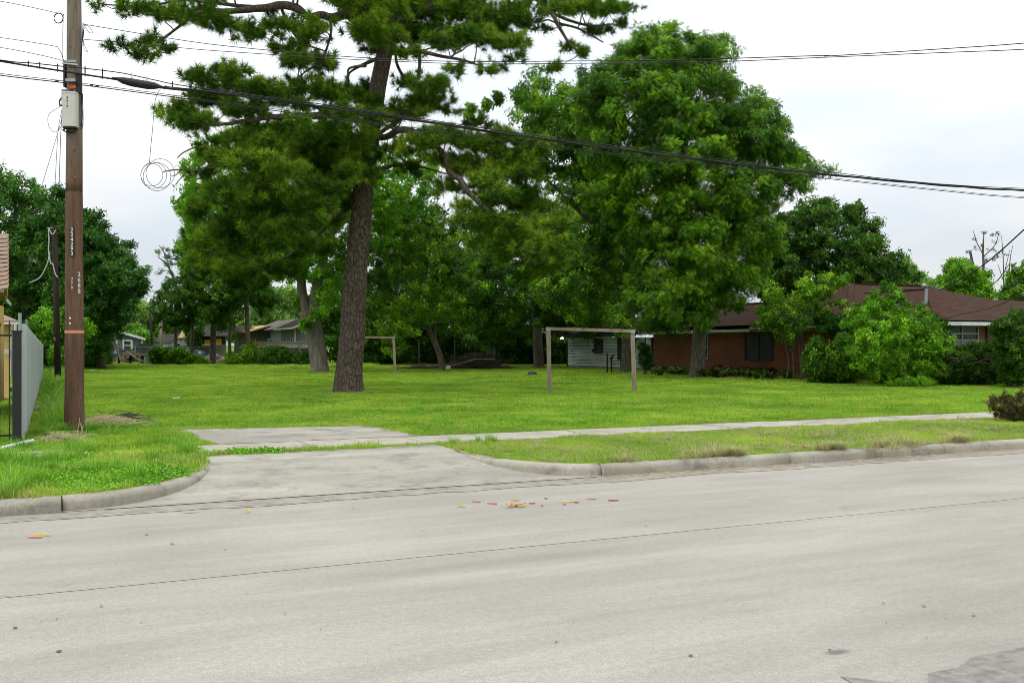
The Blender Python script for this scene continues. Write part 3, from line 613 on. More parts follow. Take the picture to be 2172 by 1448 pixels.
# spacers and splice closure
def onp(px, pts, off=(0, 0, 0)): 
    x = [p[0] for p in pts]; y = [p[1] for p in pts]; py = float(np.interp(px, x, y)); d = LB-LA; nx, ny = -d[1], d[0]; rx = (px-CX)/F; return W(px, py, (nx*LA[0]+ny*LA[1])/(nx*rx+ny))+off
for px in (62, 86, 124, 182, 219, 281, 313, 367, 404):
    a, b = onp(px, main), onp(px, up); Geo().bar(a+(0, -.03, -.03), b+(0, -.03, .03), .035 if px in (182, 219, 367, 124) else .014, .02).build('spacer', M_black if px not in (281, 313) else M_boxg, bun)
cl = [(238, 166), (250, 168.5), (262, 172), (280, 176), (315, 182), (328, 183), (340, 185), (350, 187)]
Geo().tube([onp(a, cl)+(0, -.03, 0) for a, b in cl], [.012, .03, .06, .075, .075, .065, .035, .012], 12).build('splice_closure', M_black, bun)
# second, thinner line
low = [(-300, 118), (0, 160), (145, 177), (360, 205), (800, 264), (1200, 316), (1500, 351), (1735, 377), (2000, 405), (2172, 420), (2500, 436), (2900, 430)]
lo = empty('lower_cable', (pb[0], PY, pz(177)), 'single black cable just below the thick bundle', 'overhead cable')
Geo().tube(track(low, (0, 0, 0)), .009, 6).build('cable', M_cable, lo); Geo().tube(track(low, (0, -.01, .028)), .006, 5).build('messenger_wire', M_cable, lo)
for px in (122, 195, 207): p = onp(px, low); Geo().box(p+(0, -.02, .012), .05, .03, .035).build('clip', M_black, lo)
# hanging loop of wire
hl = empty('wire_coil', (px_(330), PY, pz(370)), 'loose thin wire hanging down into a coil of rings beside the pine', 'wire coil')
DX = onp(355, main)[1]
def ww(px, py, o=0): return W(px, py, DX+o)
Geo().tube(smooth([ww(355, 180), (ww(340, 190)), ww(331, 207), ww(327, 230), ww(324, 270), ww(320, 310), ww(317, 345)]), .005, 5).build('drop_wire', M_cable, hl)
for cx, cy, rr, o in ((326, 372, 28, .0), (340, 368, 31, .06), (322, 371, 24, -.05), (333, 375, 30, .1)):
    Geo().tube([ww(cx+rr*math.cos(a)*.98, cy+rr*math.sin(a), o+.08*math.sin(a)) for a in a_], .0045, 5).build('ring', M_cable, hl)
# upper wires running across towards the street
A1 = pb[:2]+np.array((.15, -.1)); B1 = np.array((6.27, 12.0))
wire('overhead_wire', 'upper of two thin wires crossing the sky above the pine trunk', [(178, 52), (300, 72), (430, 92), (560, 106), (700, 118), (850, 127), (1000, 131), (1200, 130), (1400, 128), (1560, 124), (1750, 118), (1760, 119), (2000, 104), (2172, 92), (2400, 70)], A1, B1, .006, group='thin wires over the lot')
wire('overhead_wire', 'lower of two thin wires crossing the sky above the pine trunk', [(178, 84), (300, 94), (430, 106), (560, 115), (700, 124), (850, 131), (1000, 136), (1200, 135), (1400, 133), (1560, 130), (1750, 122), (2000, 112), (2172, 105), (2400, 90)], A1, B1, .0055, group='thin wires over the lot')
for pts, lb in (([(-200, -25), (0, 3), (136, 31)], 'topmost thin wire reaching the pole from the left'), ([(-200, 55), (0, 80), (108, 97), (125, 104), (135, 128)], 'thin wire reaching the pole from the left, second from the top'), ([(-200, 75), (0, 101), (115, 124), (140, 133)], 'thin wire joining the pole just above the cable bundle')):
    wire('overhead_wire', lb, pts, LA, LB, .005)
# service drops to the brick house
wire('service_wire', 'black service wire coming down to the mast on the brick roof', [(1966, 607), (1985, 611), (2000, 612), (2080, 566), (2172, 487), (2400, 270)], (16.9, 40.0), (14.0, 26.0), .02)
wire('service_wire', 'sagging wire crossing in front of the brick house eave', [(1860, 690), (1900, 688), (1960, 684), (2050, 664), (2110, 650), (2172, 622), (2400, 520)], (14.9, 37.0), (11.0, 21.0), .012)
# --- other poles along the fence
def wpole(px0, py0, px1, py1, r0, r1, label, mat=M_poled):
    b = G(px0, py0); top = W(px1, py1, b[1]); return empty('utility_pole', b, label, 'utility pole', 'dark poles along the left boundary'), b, top
r2, b2, t2 = wpole(123.5, 812, 115, 478, .1, .1, 'slim black wooden pole just left of the big brown pole')
Geo().tube([b2-(0, 0, .1), b2*.5+t2*.5, t2], [.13, .115, .10], 14).build('shaft', M_poled, r2, True)
for py in (716, 720.5): p = b2+(t2-b2)*((812-py)/(812-478)); Geo().tube([p+(-.03, -.135, 0), p+(-.03, -.09, 0)], .018, 8).build('marker_disc', M_white, r2)
Geo().bar(t2+(-.25, -.1, -.1), t2+(-.02, -.1, -.12), .03, .03).build('bracket', M_bracket, r2)
def pt(px, py, o=0): return W(px, py, b2[1]+o)
for P in ([(104, 482), (106, 490), (112, 497), (118, 488)], [(103, 485), (104, 510), (103, 530), (105, 545), (108, 560)], [(106, 535), (100, 560), (85, 588), (62, 600)], [(108, 560), (112, 560), (117, 580), (122, 588)]):
    Geo().tube(smooth([pt(a, b, -.15) for a, b in P]), .022, 6).build('service_drop', M_insul, r2)
r3, b3, t3 = wpole(93, 768, 76, 573, .1, .1, 'dark leaning pole behind the metal fence with slack white wire')
Geo().tube([b3-(0, 0, .1), b3*.5+t3*.5, t3], [.18, .16, .13], 12).build('shaft', M_poled, r3, True)
for P in ([(70, 577), (72, 590), (75, 610), (80, 618), (83, 615)], [(69, 576), (60, 590), (55, 625), (45, 650)]):
    Geo().tube(smooth([W(a, b, b3[1]-.2) for a, b in P]), .02 if P[0][0] == 70 else .01, 5).build('service_drop', M_insul, r3)
r4, b4, t4 = wpole(101, 771, 92.5, 611, .1, .1, 'short weathered pole furthest back behind the metal fence')
Geo().tube([b4-(0, 0, .1), t4], [.13, .11], 12).build('shaft', M_poleg, r4, True)
for px0, py0, px1, py1, lb, hw_ in ((324, 752, 318, 652, 'tall thin pole beyond the back fence, left one', 2.6), (342, 755, 341, 665, 'brown pole beyond the back fence, right of the thin pole', 3.0), (373, 752, 374, 668, 'short pole beside the pale far house, right one of three', 2.6)):
    Y = 92.0; b = W(px0, 758, Y); b[2] = GZ; t = W(px1, py1, Y); o = empty('utility_pole', b, lb, 'utility pole', 'poles beyond the back fence')
    Geo().tube([b, t], [hw_*Y/F*1.1, hw_*Y/F*.9], 10).build('shaft', M_poleg if px0 == 342 else M_poled, o, True)
# --- galvanised metal sheet fence, perpendicular to the street
M_galv = plain('galvanised_sheet', (.50, .53, .53), (.38, .41, .415), 1.6, (3, 3, .2), .55, .4, .05, c3=(.33, .345, .34), metal=.15)
M_iron = plain('black_iron', (.022, .022, .026), rough=.45, bmp=0)
fb = G(46, 935); fs, ft = ST(fb[0], fb[1])
fence = empty('metal_fence', S(fs, ft, GZ), 'grey corrugated metal sheet fence running back along the left boundary', 'fence')
fence_len = 40.0; npan = 44; pw_ = fence_len/npan
def ribsheet(L, H, step=.15, d=.045):
    g = Geo(); n = int(round(L/step)); V = []
    for i in range(n):
        u = i*step
        for q, o in ((0, 0), (.06, 0), (.075, d), (.13, d), (.145, 0)): V.append((u+q, o))
    V.append((L, 0)); B = [(v[0], v[1], 0) for v in V]; T = [(v[0], v[1], H) for v in V]; m = len(V)
    return B+T, [(i, i+1, m+i+1, m+i) for i in range(m-1)]
for i in range(npan):
    u = i/npan; top = 1.88-.40*u; d = i*pw_
    o = S(fs+.055*d/1.0*.0, ft+d, GZ)
    V, Fq = ribsheet(pw_-.006, top); X = PD
    V = [o+np.array((PD[0]*a+RD[0]*b, PD[1]*a+RD[1]*b, c)) for a, b, c in V]
    Geo().add(V, Fq, var=random.uniform(.25, .75)).build('sheet_panel', M_galv, fence)
for z in (.4, 1.45): Geo().bar(S(fs-.05, ft, GZ+z), S(fs-.05, ft+fence_len, GZ+z), .05, .09).build('rail', M_pole, fence)
for i in range(0, 17): Geo().tube([S(fs-.09, ft+i*2.45, 0), S(fs-.09, ft+i*2.45, GZ+(2.12 if i in (1, 3) else 1.5))], .03, 8).build('post', M_bracket, fence)
gp = G(36, 940); gY = gp[1]; gs, gt = ST(gp[0], gp[1])
gate = empty('iron_fence', gp, 'black iron picket fence section with thick square post at the left edge', 'fence')
Geo().box((gp[0], gp[1], .94), .125, .125, 1.9, rz=RA).build('post', M_iron, gate); Geo().box((gp[0], gp[1], 1.90), .15, .15, .03, rz=RA).build('post_cap', M_iron, gate)
for z in (1.84, .28): Geo().bar(S(gs-.07, gt, z), S(gs-2.6, gt, z), .035, .03).build('rail', M_iron, gate)
for i in range(18):
    s_ = gs-.105-i*.135; g = Geo(); g.bar(S(s_, gt, .08), S(s_, gt, 1.98), .018, .018); g.tube([S(s_, gt, 1.96), S(s_, gt, 2.0), S(s_, gt, 2.08)], [.006, .018, .001], 6)
    if i % 2: g.tube([S(s_, gt, .62), S(s_, gt, .67), S(s_, gt, .72)], [.008, .026, .008], 6)
    g.build('picket', M_iron, gate)
Geo().tube([G(-60, 965, GZ+.05), G(0, 951, GZ+.05), G(40, 941, GZ+.05), G(70, 934, GZ+.06)], .028, 8).build('white_pipe', M_white, label='white plastic pipe lying in the grass below the iron fence', cat='pipe')
# blue tub behind the pickets
bt = G(10, 833); tub = Geo(); tub.tube([bt+(0, 0, 0), bt+(0, 0, .02), bt+(0, 0, .16), bt+(0, 0, .17), bt+(0, 0, .05)], [.12, .17, .24, .22, .15], 18)
tub.build('plastic_tub', plain('teal_plastic', (.02, .22, .32), rough=.4, bmp=0), label='teal plastic tub in the grass behind the iron pickets', cat='tub')
# --- chain link posts and goal frames
M_frame = plain('weathered_timber', (.30, .25, .19), (.20, .165, .12), 6, (5, 5, .7), .85, .2, .3, c3=(.14, .11, .075))
def goal(pl, pr_, ph, w_, label):
    L, Rr = G(*pl), G(*pr_); hl_, hr_ = ph
    o = empty('goal_frame', (L+Rr)/2, label, 'goal frame', 'wooden goal frames on the grass')
    tl = W(pl[0]-4*w_/.15*.8, hl_, L[1]); tr = W(pr_[0]-6*w_/.15*.8, hr_, Rr[1])
    g = Geo(); g.bar(L-(0, 0, .1), tl, w_, w_*.7, up=(0, 1, 0)); g.build('post', M_frame, o); g = Geo(); g.bar(Rr-(0, 0, .1), tr, w_, w_*.7, up=(0, 1, 0)); g.build('post', M_frame, o)
    d = (tr-tl)/np.linalg.norm(tr-tl); Geo().bar(tl-d*w_*.6+(0, 0, w_*.45), tr+d*w_*.6+(0, 0, w_*.45), w_*.9, w_*.75, up=(0, 0, 1)).build('crossbar', M_frame, o)
    for q in (tl, tr): Geo().box(q+(0, -w_*.47, w_*.3), w_*.9, .01, w_*.9).build('plate', M_bracket, o)
goal((1166, 833), (1346, 832), (701, 706), .135, 'wooden goal frame of two posts and crossbar in front of the white shed')
goal((738, 794), (839, 793), (717, 718), .13, 'wooden goal frame standing further back, half hidden by the pine trunk')
M_steel = plain('dull_steel', (.12, .125, .13), rough=.6, metal=.3, bmp=0)
for i, (px, lb) in enumerate(((889, 'thin steel post left of the brush pile'), (964.5, 'thin steel post at the middle of the brush pile'))):
    b = G(px, 783); Geo().tube([b, W(px, 718, b[1])], .035, 8).build('steel_post', M_steel, label=lb, cat='post', group='steel posts by the brush pile')
# ------------------------------------------------------------------ brick house
def brickmat():
    m, t, b = newmat('red_brick', .9, .2); sp = nn(t, 'ShaderNodeSeparateXYZ'); lk(t, coords(t), sp.inputs[0])
    ad = nn(t, 'ShaderNodeMath', operation='ADD'); lk(t, sp.outputs[0], ad.inputs[0]); lk(t, sp.outputs[1], ad.inputs[1])
    cb = nn(t, 'ShaderNodeCombineXYZ'); lk(t, ad.outputs[0], cb.inputs[0]); lk(t, sp.outputs[2], cb.inputs[1])
    k = nn(t, 'ShaderNodeTexBrick'); k.inputs['Scale'].default_value = 1; k.inputs['Brick Width'].default_value = .22; k.inputs['Row Height'].default_value = .075
    k.inputs['Mortar Size'].default_value = .009; k.inputs['Color1'].default_value = (.215, .068, .028, 1); k.inputs['Color2'].default_value = (.145, .046, .020, 1); k.inputs['Mortar'].default_value = (.13, .09, .065, 1)
    lk(t, cb.outputs[0], k.inputs['Vector']); c = mix(t, .5, k.outputs[0], ramp(t, noise(t, coords(t), 1.2, 5), [(.3, (.35, .35, .35)), (.7, (.65, .65, .65))]), 'OVERLAY')
    lk(t, c, b.inputs['Base Color']); bump(t, b, k.outputs[1], -.5, .012); return m
M_brick = brickmat()
def roofmat(name, c1, c2, c3):
    m, t, b = newmat(name, .95, .04); v = coords(t, (1.6, 1.6, 30)); a = noise(t, v, 1.0, 5, .7)
    c = ramp(t, a, [(.35, c2), (.65, c1)]); c = mix(t, ramp(t, noise(t, coords(t), .45, 5), [(.45, (0, 0, 0)), (.65, (.6, .6, .6))]), c, c3)
    wv = nn(t, 'ShaderNodeTexWave', wave_type='BANDS', bands_direction='Z'); wv.inputs['Scale'].default_value = 7.2; wv.inputs['Distortion'].default_value = .6; wv.inputs['Detail'].default_value = 2; lk(t, coords(t), wv.inputs['Vector'])
    c = mix(t, ramp(t, wv.outputs['Fac'], [(0, (.8, .8, .8)), (.3, (0, 0, 0))]), c, tuple(x*.5 for x in c2))
    lk(t, c, b.inputs['Base Color']); bump(t, b, wv.outputs['Fac'], .4, .02); return m
M_roof = roofmat('brown_shingle', (.078, .041, .028), (.034, .019, .014), (.050, .031, .023))
M_roofg = roofmat('grey_shingle', (.17, .15, .14), (.10, .09, .085), (.13, .12, .11)); M_rooft = roofmat('tan_shingle', (.36, .25, .19), (.24, .165, .13), (.27, .2, .16))
M_fascia = plain('white_fascia', (.60, .62, .60), (.46, .48, .45), 2, rough=.7, bmp=.05, c3=(.3, .31, .27))
M_siding = plain('white_siding', (.50, .56, .52), (.40, .455, .42), 1.7, (.6, .6, 3), .75, .2, .1, c3=(.30, .33, .29))
M_glass = plain('dark_glass', (.035, .04, .045), (.02, .024, .026), 1, rough=.25, spec=.3, bmp=0)
M_glassg = plain('curtained_glass', (.17, .19, .20), (.12, .135, .14), 1.5, rough=.4, spec=.2, bmp=0)
M_alu = plain('window_frame', (.27, .29, .29), rough=.5, bmp=0); M_darktrim = plain('dark_trim', (.035, .042, .046), rough=.8, bmp=0)
M_found = plain('foundation', (.27, .245, .215), (.17, .155, .135), 3, c3=(.12, .11, .09)); M_boards = plain('plywood', (.10, .085, .055), (.06, .05, .035), 4, bmp=.1)
HS, HT = 31.1, 27.4
house = empty('brick_house', S(HS, HT, GZ), 'long red brick bungalow with brown shingle hip roof and white eaves', 'house')
def wallbox(g, s0, s1, t0, t1, z0, z1): g.prism([S(s0, t0, z0), S(s1, t0, z0), S(s1, t1, z0), S(s0, t1, z0)], (0, 0, z1-z0)); return g
g = Geo(); wallbox(g, HS, HS+22, HT, HT+11.5, 0, 2.55); wallbox(g, HS+.01, HS+6.5, HT+11.5, 47.3, 0, 2.38); g.build('wall', M_brick, house)
def hip(s0, s1, t0, t1, ze, zr, axis, ra, rb, rc_, name='roof', mat=None, par=None, th=.05, zel=None):
    """hip roof: ridge along axis from ra to rb at the other coordinate rc_"""
    A, B, C, D = S(s0, t0, ze), S(s1, t0, ze), S(s1, t1, ze), S(s0, t1, ze)
    if zel: D[2] = zel; C[2] = zel
    P, Q = (S(rc_, ra, zr), S(rc_, rb, zr)) if axis == 't' else (S(ra, rc_, zr), S(rb, rc_, zr))
    g = Geo()
    if axis == 't': fs_ = [[A, B, P], [B, C, Q, P], [C, D, Q], [D, A, P, Q]]
    else: fs_ = [[A, B, Q, P], [B, C, Q], [C, D, P, Q], [D, A, P]]
    for f in fs_: g.poly(f)
    g.poly([A-(0, 0, th), D-(0, 0, th), C-(0, 0, th), B-(0, 0, th)])
    o = g.build(name, mat or M_roof, par or house); return o, (A, B, C, D, P, Q)
ov = .6
o1, q1 = hip(HS-ov, HS+12, HT-ov, 41, 2.62, 4.22, 't', HT+5.4, 38, HS+5.4)
o2, q2 = hip(HS-ov+.02, 49, 31.5, 45.2, 2.625, 4.80, 's', 37.2, 42.3, 38.2)
o3, q3 = hip(HS-ov+.04, HS+6.9, 37.5, 47.9, 2.50, 3.88, 't', 41, 44.6, 34.0)
o4, q4 = hip(HS+6, 60, HT-ov+.03, 43, 2.615, 3.95, 's', 44, 55, 35.0)
# ridge caps
for a, b in ((q1[4], q1[5]), (q2[4], q2[5]), (q3[4], q3[5]), (q1[0], q1[4]), (q2[0], q2[4])): Geo().bar(a+(0, 0, .015), b+(0, 0, .015), .26, .045).build('ridge_cap', M_roof, house)
def fas(s0, t0, s1, t1, z0, z1, h=.14, nm='fascia'): Geo().bar(S(s0, t0, z0-h/2-.055), S(s1, t1, z1-h/2-.055), .03, h).build(nm, M_fascia, house)
fas(HS-ov, HT-ov, HS+30, HT-ov, 2.62, 2.62); fas(HS-ov, HT-ov, HS-ov, 38, 2.62, 2.60); fas(HS-ov, 38.02, HS-ov, 47.9, 2.50, 2.46)
Geo().prism([S(HS-ov+.05, HT-ov+.05, 2.50), S(HS+22, HT-ov+.05, 2.50), S(HS+22, HT, 2.50), S(HS-ov+.05, HT, 2.50)], (0, 0, .02)).build('soffit', M_fascia, house)
Geo().prism([S(HS-ov+.05, HT+.01, 2.36), S(HS, HT+.01, 2.36), S(HS, 47.9, 2.30), S(HS-ov+.05, 47.9, 2.30)], (0, 0, .02)).build('soffit', M_fascia, house)
def swin(t0, t1, z0, z1, par=house, mul=1, s=HS, glass=M_glass, frame=M_alu, w_=.05, hb=1):
    """window on a wall facing -s"""
    f = Geo(); x = s-.03
    for a, b in (((t0, z0), (t1, z0)), ((t0, z1), (t1, z1)), ((t0, z0), (t0, z1)), ((t1, z0), (t1, z1))): f.bar(S(x, a[0], a[1]), S(x, b[0], b[1]), .06, w_*1.3)
    for k in range(1, mul+1): 
        if k < mul+0: u = t0+(t1-t0)*k/mul; f.bar(S(x, u, z0), S(x, u, z1), .05, w_)
    if hb: f.bar(S(x, t0, (z0+z1)/2), S(x, t1, (z0+z1)/2), .05, w_)
    o = f.build('window', frame, par); Geo().poly([S(s-.012, t0, z0), S(s-.012, t1, z0), S(s-.012, t1, z1), S(s-.012, t0, z1)]).build('pane', glass, o); return o
def t_at(px, s=HS): x = (px-CX)/F; return s*(RD[0]-x*RD[1])/(x*PD[1]-PD[0])
def s_at(px, t): x = (px-CX)/F; return t*(x*PD[1]-PD[0])/(RD[0]-x*RD[1])
swin(t_at(1503), t_at(1487), .95, 2.2); swin(t_at(1640), t_at(1582), .95, 2.2, mul=2, frame=M_darktrim); swin(t_at(1860), t_at(1790), .95, 2.25, mul=2, frame=M_darktrim)
# front window (wall facing the street)
s0, s1 = s_at(2008, HT), s_at(2073, HT); f = Geo(); y = HT-.03; z0, z1 = 1.35, 2.42; sm = s0+(s1-s0)*.47
for a, b in (((s0, z0), (s1, z0)), ((s0, z1), (s1, z1)), ((s0, z0), (s0, z1)), ((s1, z0), (s1, z1)), ((sm, z0), (sm, z1)), ((s0, 1.86), (s1, 1.86)), ((s0, 2.12), (s1, 2.12))): f.bar(S(a[0], y, a[1]), S(b[0], y, b[1]), .06, .045 if a[1] != b[1] or a[1] != 2.12 else .025, up=(PD[0], PD[1], 0))
wo = f.build('window', M_alu, house); Geo().poly([S(s0, HT-.012, z0), S(s1, HT-.012, z0), S(s1, HT-.012, 1.86), S(s0, HT-.012, 1.86)]).build('pane', M_glassg, wo)
Geo().poly([S(s0, HT-.012, 1.86), S(s1, HT-.012, 1.86), S(s1, HT-.012, z1), S(s0, HT-.012, z1)]).build('pane', M_glass, wo)
Geo().bar(S(s0-.1, HT-.06, 1.29), S(s1+.1, HT-.06, 1.29), .1, .07).build('sill', M_brick, house)
s2 = s_at(2092, HT); Geo().bar(S(s2, HT-.04, .2), S(s2, HT-.04, 2.5), .09, .09).build('downpipe', M_darktrim, house)
# service mast and vent
mz = W(1964, 664, 41.5); Geo().tube([mz-(0, 0, .2), W(1963.5, 612, 41.5)], .07, 10).build('service_mast', M_bracket, house)
Geo().tube([W(1963, 613, 41.5), W(1963, 608, 41.5), W(1960, 605, 41.4), W(1957, 607, 41.3)], [.09, .11, .1, .05], 10).build('mast_cap', M_alu, house)
Geo().tube([mz-(0, 0, .08), mz+(0, 0, .02)], [.16, .1], 10).build('mast_boot', M_fascia, house)
Geo().tube([W(1862, 627, 45), W(1862, 614, 45)], [.09, .05], 8).build('roof_vent', M_fascia, house)
# white side panel between shed and brick
# --- white boarded shed
SS = HS-.02; tA, tB = t_at(1369, SS), t_at(1205, SS); tC = t_at(1316, SS); tD = t_at(1350, SS)
shed = empty('white_shed', S(SS, (tA+tB)/2, GZ), 'white clapboard shed with peeling paint, dark roof edge and boarded window', 'shed')
wallbox(Geo(), SS+.05, SS+5.5, tA, tB-.03, .0, 2.1).build('wall', M_darktrim, shed); wallbox(Geo(), SS-.02, SS+5.5, tA, tB, -.05, .34).build('foundation', M_found, shed)
nb = 10; z0, z1 = .34, 2.14
for k in range(nb):
    za = z0+(z1-z0)*k/nb; zb = z0+(z1-z0)*(k+1)/nb
    for a, b in ((tC, tB), (tA, tD)):
        Geo().prism([S(SS, a, za), S(SS-.03, a, za), S(SS-.004, a, zb-.026), S(SS, a, zb-.026)], S(0, b-a, 0), var=random.uniform(.4, .6)).build('board', M_siding, shed)
def srect(t0, t1, z0, z1, s, name, mat, par, d=.03): return wallbox(Geo(), s-d, s, min(t0, t1), max(t0, t1), z0, z1).build(name, mat, par)
srect(tC, tD, .34, 2.1, SS-.0, 'doorway', M_darktrim, shed, .02); srect(tC-.02, tC+.28, .75, 2.1, SS-.03, 'door_jamb', M_darktrim, shed)
srect(tB-.02, tB+.12, .1, 2.1, SS-.0, 'corner_trim', M_darktrim, shed, .05); srect(tA, t_at(1372, SS)-.0, .2, 2.1, SS-.02, 'corner_trim', M_darktrim, shed, .04)
tw0, tw1 = t_at(1280, SS), t_at(1262, SS); w1 = srect(tw0, tw1, 1.12, 2.02, SS-.035, 'window', M_darktrim, shed, .03)
srect(tw0+.12, tw1-.35, 1.18, 1.72, SS-.066, 'plywood', M_boards, w1, .01); srect(tw1-.25, tw1+.25, 1.2, 1.42, SS-.066, 'loose_board', M_darktrim, shed, .02)
r = random.Random(4)
for k in range(26):   # scraps where the paint has come off
    tt = r.choice([t_at(1223, SS), t_at(1300, SS), t_at(1215, SS), t_at(1256, SS), t_at(1306, SS)])+r.gauss(0, .45); zz = r.choice([1.25, 1.1, .45, .42, 1.32])+r.gauss(0, .05)
    if tC+.2 < tt < tB-.3 and not (tw0-.2 < tt < tw1+.2): srect(tt, tt+r.uniform(.05, .3), zz, zz+r.uniform(.015, .04), SS-.031, 'bare_patch', M_darktrim, shed, .004)
hip(SS-.45, SS+6, tA+.3, tB+.9, 2.42, 3.45, 't', tA+2.6, tB-2.6, SS+2.8, par=shed)
Geo().bar(S(SS-.45, tA+.3, 2.27), S(SS-.45, tB+.9, 2.27), .04, .2).build('fascia', M_darktrim, shed)
srect(t_at(1382, SS), t_at(1372, SS), .25, 2.1, HS-.03, 'white_panel', M_fascia, house, .05)
M_lamp, t_, b_ = newmat('lamp_glow'); b_.inputs['Emission Color'].default_value = (1, .93, .72, 1); b_.inputs['Emission Strength'].default_value = 14
lp = S(SS-.2, tB+.45, 2.12); l_ = empty('security_light', lp, 'small lit round lamp under the far eave corner of the white shed', 'light')
Geo().tube([lp+(0, 0, -.08), lp+(0, 0, -.05), lp, lp+(0, 0, .06)], [.03, .09, .11, .05], 12).build('bulb', M_lamp, l_); Geo().tube([lp+(0, 0, .05), lp+(0, 0, .16)], .05, 8).build('lamp_holder', M_darktrim, l_)
M_lamp.cycles.emission_sampling = 'NONE'
for px, h, nm in ((1288, 1.05, 'dark rusty pipe standing left before the shed wall'), (1297, .85, 'dark pipe with valve standing right before the shed wall')):
    b = G(px, 791); g = Geo().tube([b, b+(0, 0, h)], .045, 7)
    if h < 1: g.tube([b+(0, 0, h-.1), b+(.0, 0, h+.05)], [.08, .06], 7); g.tube([b+(.0, 0, h), b+(.15, 0, h+.1)], [.05, .04], 6)
    g.build('pipe', M_poled, label=nm, cat='pipe', group='pipes by the shed')
# --- yellow house at the left edge
M_yel = plain('yellow_siding', (.56, .40, .14), (.48, .34, .115), 1.5, rough=.75, bmp=.05); M_soff = plain('tan_soffit', (.40, .26, .12), rough=.8, bmp=0); M_cream = plain('cream_trim', (.55, .53, .45), bmp=0)
yh = empty('yellow_house', W(-40, 800, 21.5)*(1, 1, 0)+(0, 0, GZ), 'yellow clapboard house with tan shingle roof cut off by the left edge', 'house')
def yb(px0, px1, Y0, Y1, z0, z1, name, mat, th=.03): # wall running away from us, drawn between two columns
    a = W(px0, 730, Y0); b = W(px1, 730, Y1); a[2] = z0; b[2] = z0; return Geo().bar(a+(0, 0, (z1-z0)/2), b+(0, 0, (z1-z0)/2), th, z1-z0).build(name, mat, yh)
za, zb = .3, EYE+(730-640)*22/F
n = 15; A0 = W(-90, 730, 20.0); B0 = W(7.5, 730, 24.5)
_a, _b = A0.copy(), B0.copy(); _a[2] = _b[2] = (.3+zb)/2; Geo().bar(_a, _b, .018, zb-.3).build('wall', M_soff, yh)
for k in range(n):
    z = .3+(zb-.3)*(k+.5)/n; a = A0.copy(); b = B0.copy(); a[2] = b[2] = z; Geo().bar(a, b, .02, (zb-.3)/n-.004, var=random.uniform(.45, .55)).build('board', M_yel, yh)
# main roof: slope seen nearly edge on
R0 = [W(-160, 497, 20.5), W(15, 497, 20.5), W(15, 610, 19.2), W(-160, 648, 18.5)]
g = Geo(); nrow = 13
for k in range(nrow):
    u, v = k/nrow, (k+1)/nrow; g = Geo(); a = R0[0]+(R0[3]-R0[0])*u; b = R0[1]+(R0[2]-R0[1])*u; c = R0[1]+(R0[2]-R0[1])*v; d = R0[0]+(R0[3]-R0[0])*v
    g.prism([a+(0, .03, 0), b+(0, .03, 0), c+(0, 0, .0), d+(0, 0, .0)], (0, .05, .02), var=random.uniform(.4, .6)); g.build('shingle_course', M_rooft, yh)
Geo().prism([W(12, 500, 20.56), W(15.5, 500, 20.56), W(15.5, 622, 20.3), W(12, 640, 20.3)], (-.0, .03, 0)).build('rake_board', M_soff, yh)
Geo().prism([W(-60, 608, 19.2), W(6, 608, 19.2), W(6, 619, 19.2), W(-60, 619, 19.2)], (0, .03, 0)).build('gutter', M_fascia, yh)
Geo().prism([W(-60, 619, 19.4), W(14, 612, 19.9), W(14, 634, 21.4), W(-60, 652, 22.5)], (0, .03, .02)).build('soffit', M_soff, yh)
Geo().prism([W(12, 629, 20.6), W(24, 643, 23.2), W(24, 649, 23.2), W(12, 638, 20.6)], (-.03, .03, 0)).build('fascia', M_fascia, yh)
yh2 = empty('yellow_annex', W(20, 800, 27)*(1, 1, 0)+(0, 0, GZ), 'lower yellow outbuilding behind the iron fence with small tan roof', 'house')
a, b = W(-40, 730, 27), W(19, 730, 27)
_a, _b = a.copy(), b.copy(); _a[2] = _b[2] = 1.33; Geo().bar(_a, _b, .018, 2.2).build('wall', M_soff, yh2)
for k in range(14):
    z = .3+k*.158; A = a.copy(); B = b.copy(); A[2] = B[2] = z; Geo().bar(A, B, .02, .1545, up=(0, 0, 1), var=random.uniform(.45, .55)).build('board', M_yel, yh2)
Geo().prism([W(19, 686, 27-.05), W(23.5, 686, 27-.05), W(23.5, 795, 27-.05), W(19, 795, 27-.05)], (0, .1, 0)).build('corner_trim', M_cream, yh2)
Geo().prism([W(-40, 668, 28), W(10, 672, 28), W(39, 684, 26.5), W(-40, 684, 26.5)], (0, .0, .05)).build('roof', M_rooft, yh2); Geo().prism([W(-40, 684, 26.5), W(39, 684, 26.5), W(39, 687.5, 26.5), W(-40, 687.5, 26.5)], (0, .03, 0)).build('fascia', M_fascia, yh2)
Geo().prism([W(9, 741, 26.8), W(18.5, 741, 26.8), W(18.5, 750, 26.8), W(9, 750, 26.8)], (0, .1, 0)).build('wall_box', M_siding, yh2)
Geo().prism([W(19+10, 688, 29), W(19+14, 688, 29), W(33, 790, 29), W(29, 790, 29)], (0, .1, 0)).build('corner_trim', M_cream, yh2)
